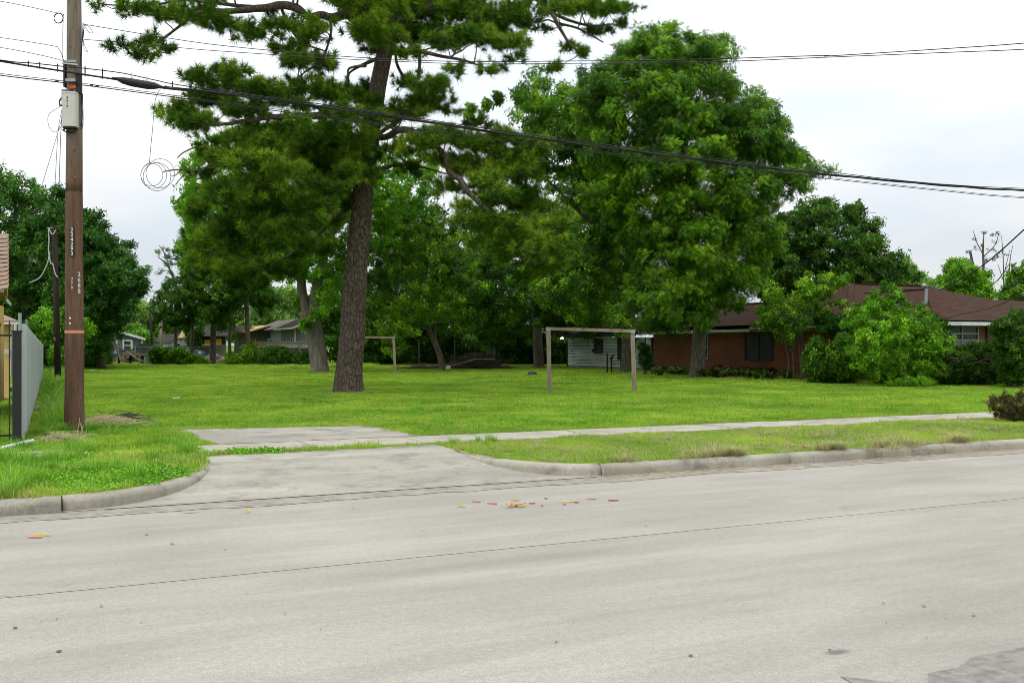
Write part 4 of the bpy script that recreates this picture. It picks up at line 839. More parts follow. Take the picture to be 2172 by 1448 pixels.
# --- houses beyond the back fence
def cmat(n, c): return plain(n, c, tuple(x*.85 for x in c), 1.5, bmp=0)
def fbox(par, name, px0, px1, y0, y1, Y, d, mat): return Geo().prism([W(px0, y0, Y), W(px1, y0, Y), W(px1, y1, Y), W(px0, y1, Y)], (PD[0]*d, PD[1]*d, 0)).build(name, mat, par)
def fpoly(par, name, pts, Y, d, mat): return Geo().prism([W(a, b, Y) for a, b in pts], (PD[0]*d, PD[1]*d, 0)).build(name, mat, par)
def fwin(par, px0, px1, y0, y1, Y, fr, gl=None, cross=True):
    w0 = W(px0, y0, Y); k = (px1-px0)*.14; f = Geo()
    for a in ((px0, px1, y0, y0+k), (px0, px1, y1-k, y1), (px0, px0+k, y0+k, y1-k), (px1-k, px1, y0+k, y1-k))+(((px0+k, px1-k, (y0+y1)/2-k*.25, (y0+y1)/2+k*.25),) if cross else ()): f.prism([W(a[0], a[2], Y-.1), W(a[1], a[2], Y-.1), W(a[1], a[3], Y-.1), W(a[0], a[3], Y-.1)], (0, .1, 0))
    o = f.build('window', fr, par); Geo().poly([W(px0, y0, Y-.03), W(px1, y0, Y-.03), W(px1, y1, Y-.03), W(px0, y1, Y-.03)]).build('pane', gl or M_glass, o); return o
M_bl = cmat('slate_blue_paint', (.085, .10, .135)); M_trim = cmat('white_trim', (.62, .62, .58)); M_gn = cmat('dark_green_paint', (.05, .06, .042)); M_lb = cmat('light_blue_paint', (.16, .195, .21)); M_gg = cmat('grey_green_paint', (.20, .225, .19)); M_wh = cmat('pale_paint', (.42, .45, .45)); M_yw = cmat('yellow_sheet', (.55, .42, .04))
def fhouse(label, px, py, Y, name='far_house'): p = W(px, py, Y); p[2] = GZ; return empty(name, p, label, 'house', 'houses beyond the back fence')
h = fhouse('slate blue shed-roofed house with white-trimmed window, at the far left back', 260, 750, 86)
fpoly(h, 'wall', [(170, 760), (170, 700), (233, 698), (302, 719), (302, 760)], 86, 7, M_bl); fpoly(h, 'roof', [(226, 697.5), (236, 695.5), (310, 717.5), (308, 721.5), (232, 700)], 85.7, 8, M_trim)
fwin(h, 260, 280, 720.5, 744, 86, M_trim); fbox(h, 'corner_trim', 300, 302.5, 721, 752, 85.95, .05, M_trim); fbox(h, 'trim_board', 246.5, 249, 722, 752, 85.95, .04, M_trim); fbox(h, 'trim_board', 280.8, 282.5, 723, 748, 85.93, .04, M_trim); fbox(h, 'trim_board', 240, 243, 700, 714, 85.93, .04, M_trim)
h = fhouse('low pale shed with flat grey roof behind the thin poles', 330, 745, 104)
fbox(h, 'wall', 308, 350, 724, 752, 104, 5, M_wh); fpoly(h, 'roof', [(306, 718), (348, 719), (350, 726), (306, 725)], 103.7, 5, M_roofg); Geo().tube([W(338, 723, 103.5), W(338, 719, 103.5)], [.2, .12], 8).build('roof_vent', M_trim, h)
h = fhouse('small pale grey gabled house between the poles and the tall trees', 375, 745, 98)
fpoly(h, 'wall', [(350, 755), (350, 724), (352, 708), (380, 714), (395, 726), (395, 755)], 98, 6, M_wh); fpoly(h, 'roof', [(350, 708), (388, 708), (397, 717), (380, 715), (356, 728), (348, 726)], 97.7, 7, M_roofg); fwin(h, 374, 387, 727, 740, 98, M_trim); fbox(h, 'trim_board', 355, 357, 728, 750, 97.9, .05, M_trim)
h = fhouse('grey green house with dark roof and bright yellow sheet on its porch', 440, 745, 95)
fpoly(h, 'wall', [(393, 755), (393, 722), (400, 705), (412, 712), (412, 755)], 94, 6, M_gg); fbox(h, 'wall', 412, 480, 712, 755, 96, 4, M_gg); fpoly(h, 'roof', [(408, 692), (486, 690), (486, 712), (418, 713)], 94.6, 5, M_roofg); fpoly(h, 'roof', [(388, 716), (400, 700), (410, 713), (408, 716), (400, 706), (392, 717)], 93.6, 5, M_soff)
fbox(h, 'porch_opening', 424, 478, 714, 730, 95.9, .05, M_darktrim); fpoly(h, 'yellow_panel', [(434, 720), (470, 718), (470, 727), (434, 730)], 95.5, .1, M_yw); fpoly(h, 'porch_roof', [(410, 731), (470, 728), (470, 731), (412, 734)], 95, 1, M_soff)
h = fhouse('dark green gabled house left of the pale leaning tree trunk', 560, 745, 86)
fpoly(h, 'wall', [(530, 755), (530, 703), (572, 691), (597, 697), (597, 755)], 86, 7, M_gn); fpoly(h, 'roof', [(526, 702.5), (572, 689), (603, 695.5), (603, 698), (572, 692), (527, 705)], 85.5, 8, M_soff); fpoly(h, 'roof', [(478, 692), (520, 690), (545, 696), (526, 703), (480, 704)], 88, 5, M_roofg); fwin(h, 568, 588, 717.5, 728, 86, M_trim, cross=False)
h = fhouse('light blue grey house with brown sloping roof just left of the pale trunk', 625, 745, 82)
fpoly(h, 'wall', [(596, 755), (596, 697), (626, 690), (664, 688), (664, 755)], 82, 8, M_lb); fpoly(h, 'roof', [(581, 698.5), (632, 676), (668, 672), (668, 690), (640, 688), (620, 697)], 81.5, 9, M_roofg); fpoly(h, 'fascia', [(580, 697.5), (620, 694), (640, 687), (640, 689), (621, 697.5), (580, 700.5)], 81.3, .2, M_cream)
fbox(h, 'corner_trim', 624.5, 627.5, 696, 726, 81.9, .08, M_cream)
for a in (601.5, 615.5): fwin(h, a, a+5, 715.5, 724.5, 82, M_trim, cross=False)
# pink-brown chimney shape behind trees
# --- white metal and timber fence, chain link, clutter at the back
M_wht = plain('white_sheet', (.50, .52, .53), (.42, .44, .45), 1, bmp=0); M_brf = plain('brown_boards', (.10, .075, .055), (.055, .04, .03), 5, (4, 4, .5))
p = G(603, 772); bf = empty('back_fence', p, 'back fence of white metal sheets over dark brown boards beside the pale trunk', 'fence'); Y = 74.0
x = 549
while x < 664: fbox(bf, 'sheet_panel', x, x+6.6, 726, 738, Y, .03, M_wht); x += 7
x = 547
while x < 664: fbox(bf, 'board', x, x+3.6, 737.5+random.uniform(-.4, .6), 772, Y-.05, .03, M_brf); x += 3.9
fbox(bf, 'rail', 546, 664, 723.5, 725.8, Y-.15, .12, M_soff)
for x in (546.5, 556, 586, 634, 660): fbox(bf, 'post', x, x+3, 725, 772, Y-.2, .1, M_soff)
cf = empty('chain_link_fence', G(400, 774), 'low chain link fence with grey posts along the back of the lot', 'fence'); Y = 76.5
def chain(px0, px1, y0, y1, Y):
    g = Geo(); step = 4.2; r_ = .012
    n = int((px1-px0)/step); H = y1-y0
    for k in range(-int(H/step), n+1):
        for sg in (1, -1):
            xa = px0+k*step if sg == 1 else px0+k*step+H; xb = xa+H*sg; 
            xs_, ys_ = [xa, xb], [y0, y1]
            for q in (0, 1):
                if xs_[q] < px0: ys_[q] = ys_[q]+(px0-xs_[q])/(xs_[1-q]-xs_[q])*(ys_[1-q]-ys_[q]); xs_[q] = px0
                if xs_[q] > px1: ys_[q] = ys_[q]+(px1-xs_[q])/(xs_[1-q]-xs_[q])*(ys_[1-q]-ys_[q]); xs_[q] = px1
            g.bar(W(xs_[0], ys_[0], Y), W(xs_[1], ys_[1], Y), r_, r_, up=(0, 1, 0))
    return g
chain(180, 548, 736.5, 770, Y).build('mesh', M_steel, cf, kind='stuff')
Geo().bar(W(180, 733, Y-.05), W(380, 736, Y-.05), .05, .05).build('rail', M_bracket, cf); Geo().bar(W(380, 736, Y-.05), W(548, 736.5, Y-.05), .05, .05).build('rail', M_bracket, cf)
for x in (205, 246, 287, 330, 366, 404, 447, 478, 510, 545): Geo().tube([W(x, 734.5, Y-.06), W(x, 773, Y-.06)], .075 if x == 447 else .045, 8).build('post', M_bracket, cf)
for px0, px1, y0, y1, lb in ((541, 544.5, 719, 762, 'bright orange painted board leaning at the left end of the back fence'), (533, 535, 721, 760, 'thin orange stake left of the orange board'), (527.5, 530, 722, 760, 'thin orange stake nearest the straight far trunk')):
    Geo().prism([W(px0-1, y0, 73), W(px1-2, y0, 73), W(px1+1, y1, 73), W(px0+2, y1, 73)], (0, .05, 0)).build('orange_stake', M_orange if px0 != 533 else plain('faded_orange', (.35, .12, .06), bmp=0), label=lb, cat='stake')
# blue pickup / car far behind
def car(px, py, Y, L, col, label, name='parked_car', truck=False):
    b = W(px, py, Y); b[2] = GZ; c = empty(name, b, label, 'car'); pr = [(-.5, .25), (-.5, .55), (-.47, .62), (-.24, .66), (-.12, .98), (.18, 1.0), (.36, .70), (.49, .64), (.5, .25)] if not truck else [(-.5, .3), (-.5, .75), (-.28, .78), (-.16, 1.1), (.08, 1.1), (.12, .78), (.5, .76), (.5, .3)]
    Geo().prism([b+(x*L, -.85, z*1.45) for x, z in pr], (0, 1.7, 0)).build('body', col, c)
    wn = [(-.22, .68), (-.12, .94), (.16, .95), (.31, .70)] if not truck else [(-.24, .80), (-.14, 1.05), (.06, 1.05), (.07, .80)]
    Geo().prism([b+(x*L, -.87, z*1.45) for x, z in wn], (0, .02, 0)).build('window', M_glass, c)
    for x in (-.32, .32): wv = b+(x*L, -.9, .32); Geo().tube([wv, wv+(0, .2, 0)], .32, 14).build('wheel', M_black, c)
car(376, 745, 84, 4.3, plain('blue_paint', (.05, .14, .36), rough=.3, spec=.5, bmp=0), 'blue car parked behind the bushes at the back')
car(322, 745, 83, 4.8, plain('dark_paint', (.03, .035, .04), rough=.3, spec=.5, bmp=0), 'dark pickup parked behind the left bushes', 'pickup_truck', True)
M_rub = plain('rubble', (.42, .34, .29), (.26, .21, .18), 6); M_clut = plain('clutter_wood', (.20, .155, .12), (.11, .085, .065), 5)
def pile(name, label, cat, px0, px1, py, hh, n, mat, sz, part, seed, Ys=1.5, flat=.5):
    r = random.Random(seed); c = G((px0+px1)/2, py); o = empty(name, c, label, cat); Y = c[1]; wd = (px1-px0)*Y/F/2
    for i in range(n):
        u = r.gauss(0, .42); v = r.gauss(0, .4); h_ = hh*max(0, 1-u*u)*max(0, 1-v*v)*r.uniform(.2, 1)
        if abs(u) > 1: continue
        q = c+np.array((u*wd, v*Ys, h_)); k = r.uniform(.5, 1.2)*sz
        Geo().box(q+(0, 0, .05), k, k*r.uniform(.5, 1), k*flat*r.uniform(.6, 1.2), rz=r.uniform(0, 3), rx=r.uniform(-.6, .6), ry=r.uniform(-.6, .6), var=r.uniform(.2, .9)).build(part, mat, o)
    return o
pile('rubble_heap', 'heap of pinkish broken rubble before the back fence', 'rubble', 426, 478, 771, .75, 90, M_rub, .34, 'rubble_piece', 1, 1.0)
cl_ = pile('junk_pile', 'heap of scrap wood and household junk below the slate blue house', 'junk', 228, 322, 772, .9, 110, M_clut, .42, 'scrap', 2, 1.2, .35)
c = ORG[cl_]
Geo().prism([W(232, 752, 69.5), W(308, 751, 69.5), W(308, 754, 69.5), W(232, 755, 69.5)], (0, 1, 0)).build('board_top', M_soff, cl_)
for a, b in (((268, 745), (296, 765)), ((240, 708), (255, 764)), ((294, 763), (316, 769)), ((316, 768), (314, 776))): Geo().bar(W(*a, 69), W(*b, 68.6), .12, .08).build('plank', M_frame, cl_)
for a in (274, 300, 250): fbox(cl_, 'support', a, a+5, 754, 770, 69.8, .3, M_darktrim)
fbox(cl_, 'sheet', 307, 324, 752, 768, 69.4, .05, M_bracket)
Geo().tube([W(243, 752, 69.4), W(243, 748, 69.4), W(243, 744.5, 69.4)], [.2, .18, .03], 10).build('blue_bag', plain('pale_blue_bag', (.25, .35, .5), bmp=.1), cl_)
g = Geo(); b = G(424, 772); g.tube([b, b+(0, 0, .75), b+(0, 0, .82), b+(0, 0, 1.0)], [.13, .13, .2, .03], 12); g.build('standpipe', M_trim, label='short white capped standpipe before the chain link fence', cat='pipe')
# litter on the lawn
g = Geo(); b = G(951, 786); n = 10
for q in range(1): g.tube([b+(0, 0, .30*(1-math.cos(a))*.5+.0) for a in np.linspace(.05, math.pi, 9)], [.17*math.sin(a)+.002 for a in np.linspace(.05, math.pi-.02, 9)], 14)
g.build('ball', M_trim, smooth=True, label='white ball lying in front of the brush pile', cat='ball')
b = G(1129, 796); Geo().tube([b, b+(0, 0, .05), b+(0.02, 0, .16), b+(.03, 0, .22)], [.2, .26, .2, .04], 9).build('black_bag', M_black, label='small black bag lying on the shaded grass', cat='bag')
for px, py, lb, mt in ((377, 846, 'scrap of white paper on the lawn left of the pine', M_trim), (650, 849, 'small black scrap on the grass left of the pine base', M_black), (197, 787, 'white litter far back on the left of the lawn', M_trim), (969, 781, 'small pale scrap right of the white ball', M_trim)):
    b = G(px, py); g = Geo(); r = random.Random(px); k = b[1]/F*9
    for i in range(5): g.box(b+(r.uniform(-1, 1)*k, r.uniform(-.1, .1), .03), k*r.uniform(.4, .9), k*.5, .012, rz=r.uniform(0, 3), rx=r.uniform(-.5, .5), ry=r.uniform(-.6, .6))
    g.build('litter_scrap', mt, label=lb, cat='litter')
# marking whiskers and paper scraps on the road
M_red = plain('red_plastic', (.50, .05, .055), bmp=0, rough=.5); M_yl = plain('yellow_plastic', (.62, .52, .06), bmp=0, rough=.5); M_or = plain('orange_plastic', (.62, .19, .04), bmp=0, rough=.5)
def scrap(px, py, w_, mat, label, fan=0, hgt=.012):
    b = G(px, py, 0.006); k = b[1]/F; g = Geo(); r = random.Random(px)
    if not fan: g.box(b+(0, 0, .004), w_*k, .022, hgt*.5, rz=r.uniform(-.1, .3), ry=.05)
    else:
        for i in range(fan):
            a = r.uniform(-.45, .45); d = np.array((-math.cos(a)*w_*k, math.sin(a)*w_*k*1.5, .012+.02*r.random())); g.bar(b+(0, 0, .004), b+d, .005, .003)
    return g.build('road_scrap', mat, label=label, cat='plastic scrap', group='red and yellow plastic scraps on the street')
for px, py, w_, nm, fan, lb in ((75, 1139, 28, 'o', 0, 'orange strip lying alone on the road at the far left'), (108, 1135, 30, 'y', 5, 'yellow fringe beside the orange strip at the far left'), (311, 1134, 5, 'r', 0, 'tiny red scrap on the left road lane'), (532, 1086, 12, 'y', 6, 'small yellow fringe below the driveway foot'), (755, 1079, 10, 'y', 6, 'small yellow fringe between driveway and the red scraps'),
    (988, 1074, 20, 'y', 7, 'yellow fringe at the left end of the red scraps'), (1010, 1064, 18, 'r', 0, 'first short red strip from the left'), (1044, 1068, 20, 'r', 0, 'second short red strip from the left'), (1104, 1061, 18, 'y', 7, 'yellow fringe above the orange cluster'), (1129, 1067, 13, 'r', 0, 'short red strip right of the orange cluster'),
    (1158, 1057, 6, 'r', 0, 'tiny red scrap above the yellow fringe bar'), (1150, 1072, 5, 'r', 0, 'tiny red scrap right of the cluster, nearest the camera'), (1205, 1064, 40, 'y', 0, 'long yellow strip right of the orange cluster'), (1223, 1065, 9, 'r', 0, 'red end touching the long yellow strip'), (1254, 1058, 19, 'r', 0, 'red strip second from the right'), (1301, 1061, 22, 'r', 0, 'red strip at the right end of the scraps'), (1120, 1073, 26, 'y', 3, 'yellow tail of the orange cluster'), (1197, 1069, 6, 'r', 0, 'tiny red scrap under the long yellow strip')):
    scrap(px, py, w_, {'o': M_or, 'y': M_yl, 'r': M_red}[nm], lb, fan)
b = G(1094, 1074, .006); cs = empty('scrap_cluster', b, 'orange, yellow and red plastic scraps heaped together on the road', 'plastic scrap'); r = random.Random(8)
for i in range(26):
    mt = (M_or, M_yl, M_red)[i % 3]; a = b+np.array((r.gauss(0, .035), r.gauss(0, .05), r.uniform(.0, .025))); Geo().bar(a, a+np.array((r.uniform(-.07, .07), r.uniform(-.07, .07), r.uniform(-.01, .02))), .009, .004).build('strip', mt, cs)
# ------------------------------------------------------------------ trees and shrubs
def barkmat(name, plate, crack, scale, zs=.45, bs=.8):
    m, t, b = newmat(name, .95, .15); v = coords(t, (1, 1, zs), False)
    w_ = nn(t, 'ShaderNodeVectorMath', operation='ADD'); nv = nn(t, 'ShaderNodeTexNoise'); nv.inputs['Scale'].default_value = scale*.7; lk(t, v, nv.inputs['Vector'])
    sc_ = nn(t, 'ShaderNodeVectorMath', operation='SCALE'); sc_.inputs['Scale'].default_value = .22; lk(t, nv.outputs[1], sc_.inputs[0]); lk(t, v, w_.inputs[0]); lk(t, sc_.outputs[0], w_.inputs[1])
    vo = nn(t, 'ShaderNodeTexVoronoi', feature='DISTANCE_TO_EDGE'); vo.inputs['Scale'].default_value = scale; lk(t, w_.outputs[0], vo.inputs['Vector'])
    n = noise(t, v, scale*4, 4, .7); base = ramp(t, n, [(.3, tuple(x*.65 for x in plate)), (.7, plate)])
    c = mix(t, ramp(t, vo.outputs['Distance'], [(.0, (1, 1, 1)), (.10, (.5, .5, .5)), (.2, (0, 0, 0))]), base, crack)
    c = mix(t, ramp(t, noise(t, coords(t, (1, 1, .5), False), 1.3, 4), [(.45, (0, 0, 0)), (.7, (.5, .5, .5))]), c, tuple(x*.6 for x in plate))
    lk(t, c, b.inputs['Base Color']); h = ramp(t, vo.outputs['Distance'], [(0, (0, 0, 0)), (.22, (1, 1, 1))]); h = mix(t, .3, h, n); bump(t, b, h, bs, .05); return m
M_pineb = barkmat('pine_bark', (.175, .14, .115), (.04, .028, .021), 10.5, .36, .55)
M_bark = barkmat('grey_bark', (.17, .145, .115), (.07, .058, .045), 9, .2, .4); M_pale = barkmat('pale_bark', (.20, .178, .14), (.105, .09, .07), 4, .15, .25); M_twig = plain('twig_bark', (.075, .058, .042), (.04, .03, .022), 5, bmp=0)
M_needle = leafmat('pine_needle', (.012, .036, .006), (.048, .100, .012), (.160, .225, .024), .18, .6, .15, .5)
M_lA = leafmat('pecan_leaf', (.010, .036, .003), (.047, .115, .007), (.175, .295, .02), .2, .5, .3, .3)
M_lB = leafmat('dark_leaf', (.009, .030, .004), (.027, .072, .008), (.078, .16, .018), .22, .5, .25, .25)
M_lC = leafmat('light_leaf', (.022, .066, .005), (.066, .162, .010), (.17, .31, .024), .3, .5, .3, .4)
M_lD = leafmat('blue_leaf', (.009, .034, .008), (.026, .076, .013), (.06, .14, .024), .22, .5, .25, .25)
M_lE = leafmat('far_leaf', (.05, .095, .03), (.085, .155, .045), (.15, .24, .06), .3, .6, .2, .2)
M_dead = plain('dead_leaf', (.14, .10, .06), (.05, .04, .03), 12, bmp=0)
def inpoly(P, poly):
    x, y = P[:, 0], P[:, 1]; c = np.zeros(len(P), bool); q = np.asarray(poly, float); j = len(q)-1
    for i in range(len(q)):
        k = ((q[i, 1] > y) != (q[j, 1] > y)) & (x < (q[j, 0]-q[i, 0])*(y-q[i, 1])/(q[j, 1]-q[i, 1]+1e-9)+q[i, 0]); c ^= k; j = i
    return c
def pdist(P, poly):
    q = np.asarray(poly, float); d = np.full(len(P), 1e9)
    for i in range(len(q)):
        a, b = q[i-1], q[i]; ab = b-a; u = np.clip(((P-a)@ab)/(ab@ab+1e-9), 0, 1); d = np.minimum(d, np.linalg.norm(P-(a+u[:, None]*ab), axis=1))
    return d
def crown_blobs(poly, rpx, n, Y, dep, r, holes=()):
    """blob centres filling an outline with a lens-shaped depth"""
    q = np.asarray(poly, float); lo, hi = q.min(0), q.max(0); P = r.uniform(lo, hi, (n*14, 2)); P = P[inpoly(P, poly)]; d = pdist(P, poly)
    P, d = P[d > rpx*.38], d[d > rpx*.38]
    if holes:
        for hx, hy, hr in holes: k = np.hypot(P[:, 0]-hx, P[:, 1]-hy) > hr; P, d = P[k], d[k]
    if len(P) > n:   # spread them evenly: keep the candidate farthest from those already taken
        ch = [0]; mind = np.full(len(P), 1e9)
        for _ in range(n-1):
            mind = np.minimum(mind, np.hypot(*(P-P[ch[-1]]).T)); cand = r.integers(0, len(P), 7); ch.append(int(cand[np.argmax(mind[cand])]))
        P, d = P[ch], d[ch]
    dm = max(d.max(), 1); half = dep*np.sqrt(np.clip(1-(1-d/dm)**2, .02, 1))
    out = []
    for (x, y), h in zip(P, half):
        s = r.choice([-1, 1], p=[.62, .38]) if True else 1
        out.append((x, y, rpx*r.uniform(.7, 1.25), rpx*r.uniform(.55, .95), s*h*np.sqrt(r.uniform(.15, 1))))
    return out
def skeleton(nodes, tips, r, thin=.02, up=.35):
    """connect every tip to the nearest earlier node by a bowed branch; returns Geo"""
    N = [np.asarray(p) for p, _ in nodes]; Rn = [q for _, q in nodes]; A = np.array(N); g = Geo(); D = [0]*len(N); T = [np.asarray(t) for t in tips]
    d0 = [np.min(np.linalg.norm(A-t, axis=1)) for t in T]
    for i in np.argsort(d0):
        t = T[i]; A = np.array(N); dd = np.linalg.norm(A-t, axis=1)+.25*np.array(D)+np.maximum(A[:, 2]-t[2], 0)*.5; k = int(np.argmin(dd)); a = A[k]; L = np.linalg.norm(t-a)
        if L < .05: continue
        r0 = min(Rn[k]*.75, thin+.016*L); c = (a+t)/2+np.array((r.normal(0, .08), r.normal(0, .08), up*.25))*L; c2 = t*.3+a*.7
        pts = [a, a*.56+c*.38+t*.06+r.normal(0, .03, 3)*L, c*.5+(a+t)*.25, c*.25+a*.12+t*.63+r.normal(0, .03, 3)*L, t]
        r1 = max(thin*.45, r0*.45); g.tube(pts, np.linspace(r0, r1, 5), 5, cap=False)
        for p, u in ((pts[2], .5), (t, 1)): N.append(p); Rn.append(r0+(r1-r0)*u); D.append(D[k]+1)
    return g
def wob(P, amp, r): return [p+r.normal(0, amp, 3)*(0 if i in (0,) else 1) for i, p in enumerate(P)]
def px_line(pts, Y):
    """(px,py,width[,dY]) -> points, radii"""
    P = [W(p[0], p[1], Y+(p[3] if len(p) > 3 else 0)) for p in pts]; R = [p[2]*Y/F/2 for p in pts]; return P, R
def smooth_r(P, R, k=5):
    Q = smooth(P, k); u = np.linspace(0, len(P)-1, len(Q)); return Q, np.interp(u, range(len(P)), R)
PROTO = {}
def spray(kind, L, asp, mat):
    """a twig end with its leaves, pointing along +z; a few variants shared by all crowns"""
    key = (kind, round(L, 3), asp, mat.name)
    if key in PROTO: return PROTO[key]
    out = []
    for q in range(3):
        r = np.random.default_rng(900+q); g = Geo()
        def leaf(P, D, l, w_, var):
            D = D/np.linalg.norm(D); up = r.normal(0, .5, 3)+(0, 0, .8); X = np.cross(D, up); X /= np.linalg.norm(X); Nn = np.cross(X, D)
            m1 = P+D*l*.42; tip = P+D*l-Nn*l*.16; g.add([P, m1+X*l*w_*.5+Nn*l*.05, tip, m1-X*l*w_*.5+Nn*l*.05, m1-Nn*l*.02], [(0, 4, 1), (1, 4, 2), (2, 4, 3), (3, 4, 0)], var)
        if kind == 'compound':
            for k in range(4):
                a = r.uniform(0, 6.28); S0 = np.array((math.cos(a)*.75, math.sin(a)*.75, r.uniform(.0, .9))); S0 /= np.linalg.norm(S0); ll = L*1.25*r.uniform(.8, 1.2); B = np.cross(S0, (0, 0, 1.)); B /= np.linalg.norm(B)
                va = r.uniform(.25, .55); p0 = r.normal(0, L*.2, 3)
                for u in (.35, .55, .75, .95): 
                    p = p0+S0*ll*u-(0, 0, .12*ll*u*u)
                    for sg in (1, -1): leaf(p, B*sg+S0*.65-(0, 0, .25), L*.52*r.uniform(.8, 1.15), .36, va+r.uniform(-.1, .1))
                leaf(p0+S0*ll-(0, 0, .14*ll), S0-(0, 0, .4), L*.55, .36, va)
        else:
            for k in range(9):
                a = k*2.4+r.uniform(-.4, .4); z = L*1.5*(k/9-.3); D = np.array((math.cos(a), math.sin(a), r.uniform(-.35, .8))); leaf(np.array((0, 0, z))+D*.1*L, D, L*r.uniform(.7, 1.15), asp, r.uniform(.2, .6))
        out.append(proto(g, 'leaf_spray', mat))
    PROTO[key] = out; return out
class Crown:
    def __init__(s, P, D, S_, tv, kind, L, asp): s.a = (P, D, S_, tv, kind, L, asp)
    def build(s, name, mat, parent=None, kind=None, label=None):
        P, D, S_, tv, kd, L, asp = s.a; return scatter(name, spray(kd, L, asp, mat), P, None, S_, label, dir_rot(D), tv, parent)
def broadleaf_leaves(C, cpx, Y, r, nt, kk, L, asp, spread=.9, droop=.35, side=None):
    """C: blobs (centre, radii). Sprays sit through each blob, denser outwards, with ragged ends"""
    Ps = []; Ds = []; Ts = []; comp = 'compound' if kk == 7 else 'simple'
    for c, rad in C:
        n = max(4, int(nt*kk/(7.5 if comp == 'compound' else 8.2)*r.uniform(.7, 1.3))); m = max(4, n//6)
        d = r.normal(0, 1, (m, 3)); d[:, 2] = d[:, 2]*.85+.2; d /= np.linalg.norm(d, axis=1)[:, None]; q = r.uniform(.12, 1.0, m)**.5
        lump = 1+.22*np.sin(d[:, 0]*4+c[0]*3)*np.sin(d[:, 1]*4+c[1]*5+1)+.2*np.sin(d[:, 2]*6+c[2]*4); q = q*lump; k = r.uniform(0, 1, m) < .14; q[k] *= r.uniform(1.1, 1.42, k.sum())
        sc_ = c+d*rad*q[:, None]; a = r.integers(0, m, n); off = r.normal(0, .15, (n, 3))*(1, 1, .75); p = sc_[a]+off*rad
        Ps.append(p); Ds.append(d[a]*.55+off*3.2+(0, 0, .2)+r.normal(0, .25, off.shape))
        cl = r.normal(0, .10, m)+r.choice([0, .18, .42], m, p=[.55, .28, .17])*np.clip(q, 0, 1); Ts.append(cl[a]-.10+np.clip(off[:, 2]/.15, -1, 1.5)*.09+r.normal(0, .05, n))  # top light put into the colour: higher sprays in a clump lighter, outer ones too
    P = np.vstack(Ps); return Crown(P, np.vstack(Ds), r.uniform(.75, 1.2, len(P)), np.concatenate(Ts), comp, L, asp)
TREES = 0
def tree(name, label, base, Y, trunks, blobs, leaf, L, nt=40, kk=6, bark=None, asp=.42, cat='tree', group=None, seed=1, holes=(), thin=.02, dead=None, droop=.35, br_mat=None):
    global TREES
    r = np.random.default_rng(seed); bp = W(base[0], base[1], Y); bp[2] = GZ
    o = empty(name, bp, label, cat, group); nodes = []
    for k, tr in enumerate(trunks):
        P, R = px_line(tr, Y)
        if k == 0: P[0][2] = GZ-.1
        Q, RR = smooth_r(P, R, 5); Q = [q+np.array((mnoise.noise(Vector(q*1.3))*.04, 0, 0)) for q in Q]
        Geo().tube(Q, RR, 14 if R[0] > .12 else 8).build('trunk' if k == 0 else 'limb', bark or M_bark, o, True)
        nodes += [(q, rr) for q, rr in list(zip(Q, RR))[(len(Q)//3 if k == 0 else 2):]]
    C = []
    for b in blobs:
        Yb = Y+b[4]; c = W(b[0], b[1], Yb); C.append((c, np.array((b[2]*Yb/F, max(b[2], b[3])*Yb/F*.9, b[3]*Yb/F))))
    if C:
        tips = [c for c, _ in C]; sk = skeleton(nodes, tips, r, thin)
        for c, rad in C:
            for j in range(3): 
                e = c+r.normal(0, .55, 3)*rad; sk.tube([c-(0, 0, .0), (c+e)/2+r.normal(0, .06, 3), e], [thin*.7, thin*.5, thin*.3], 4, cap=False)
        sk.build('branchwork', br_mat or M_twig, o, kind='stuff')
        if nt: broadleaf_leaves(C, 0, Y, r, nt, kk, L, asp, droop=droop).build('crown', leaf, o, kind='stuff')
    return o
def poly_tree(name, label, base, Y, trunks, poly, leaf, L, rpx, n, dep, nt, kk, seed=1, holes=(), extra=(), **kw):
    n = int(n*1.45); L *= 1.08
    r = np.random.default_rng(seed+1000); bl = crown_blobs(poly, rpx, n, Y, dep, r, holes)+[tuple(e)+((0,) if len(e) < 5 else ()) for e in extra]
    return tree(name, label, base, Y, trunks, bl, leaf, L, nt, kk, seed=seed, **kw)
# --- the big pine
PYY = 31.6
pr0 = np.random.default_rng(77)
pine = empty('pine_tree', G(738, 832), 'huge rough-barked pine leaning right in the middle of the lawn', 'tree')
tp = [(737, 838, 69), (738, 826, 62), (741, 790, 56), (746, 720, 52), (752, 620, 49), (760, 520, 46), (770, 410, 43), (781, 320, 43), (795, 220, 40), (810, 140, 37), (823, 70, 33), (832, -20, 27), (838, -200, 19), (842, -420, 8)]
P, R = px_line(tp, PYY); Q, RR = smooth_r(P, R, 26); n = 132; g = Geo(); V = []
def platef(x, y, z):
    d, _ = mnoise.voronoi(Vector((x, y, z))); return min(1.0, (d[1]-d[0])*3.0)
for i, (q, rr) in enumerate(zip(Q, RR)):
    flare = 1+.10*max(0, 1-q[2]/1.0)
    for j in range(n):
        a = 2*math.pi*j/n; cx, cy = math.cos(a), math.sin(a); fl = 1+(.07*math.sin(a*5+1)*max(0, 1-q[2]/.8))
        h = 0
        if i < 190 and math.sin(a) < .35: h = platef(cx*rr*9+3, cy*rr*9, q[2]*3.3+mnoise.noise(Vector((cx*2, cy*2, q[2]*2)))*.8)
        e = rr*flare*fl+.028*(h-.6)+.03*mnoise.noise(Vector((cx*1.2, cy*1.2, q[2]*.8))); V.append((q[0]+cx*e, q[1]+cy*e, q[2]))
m = len(Q); i = (np.arange(m-1)*n)[:, None]; j = np.arange(n)[None]; k = (j+1) % n
g.add(V, np.stack([i+j, i+k, i+n+k, i+n+j], -1).reshape(-1, 4)); g.build('trunk', M_pineb, pine, True)
nodes = list(zip(Q, RR))[int(m*.42):]
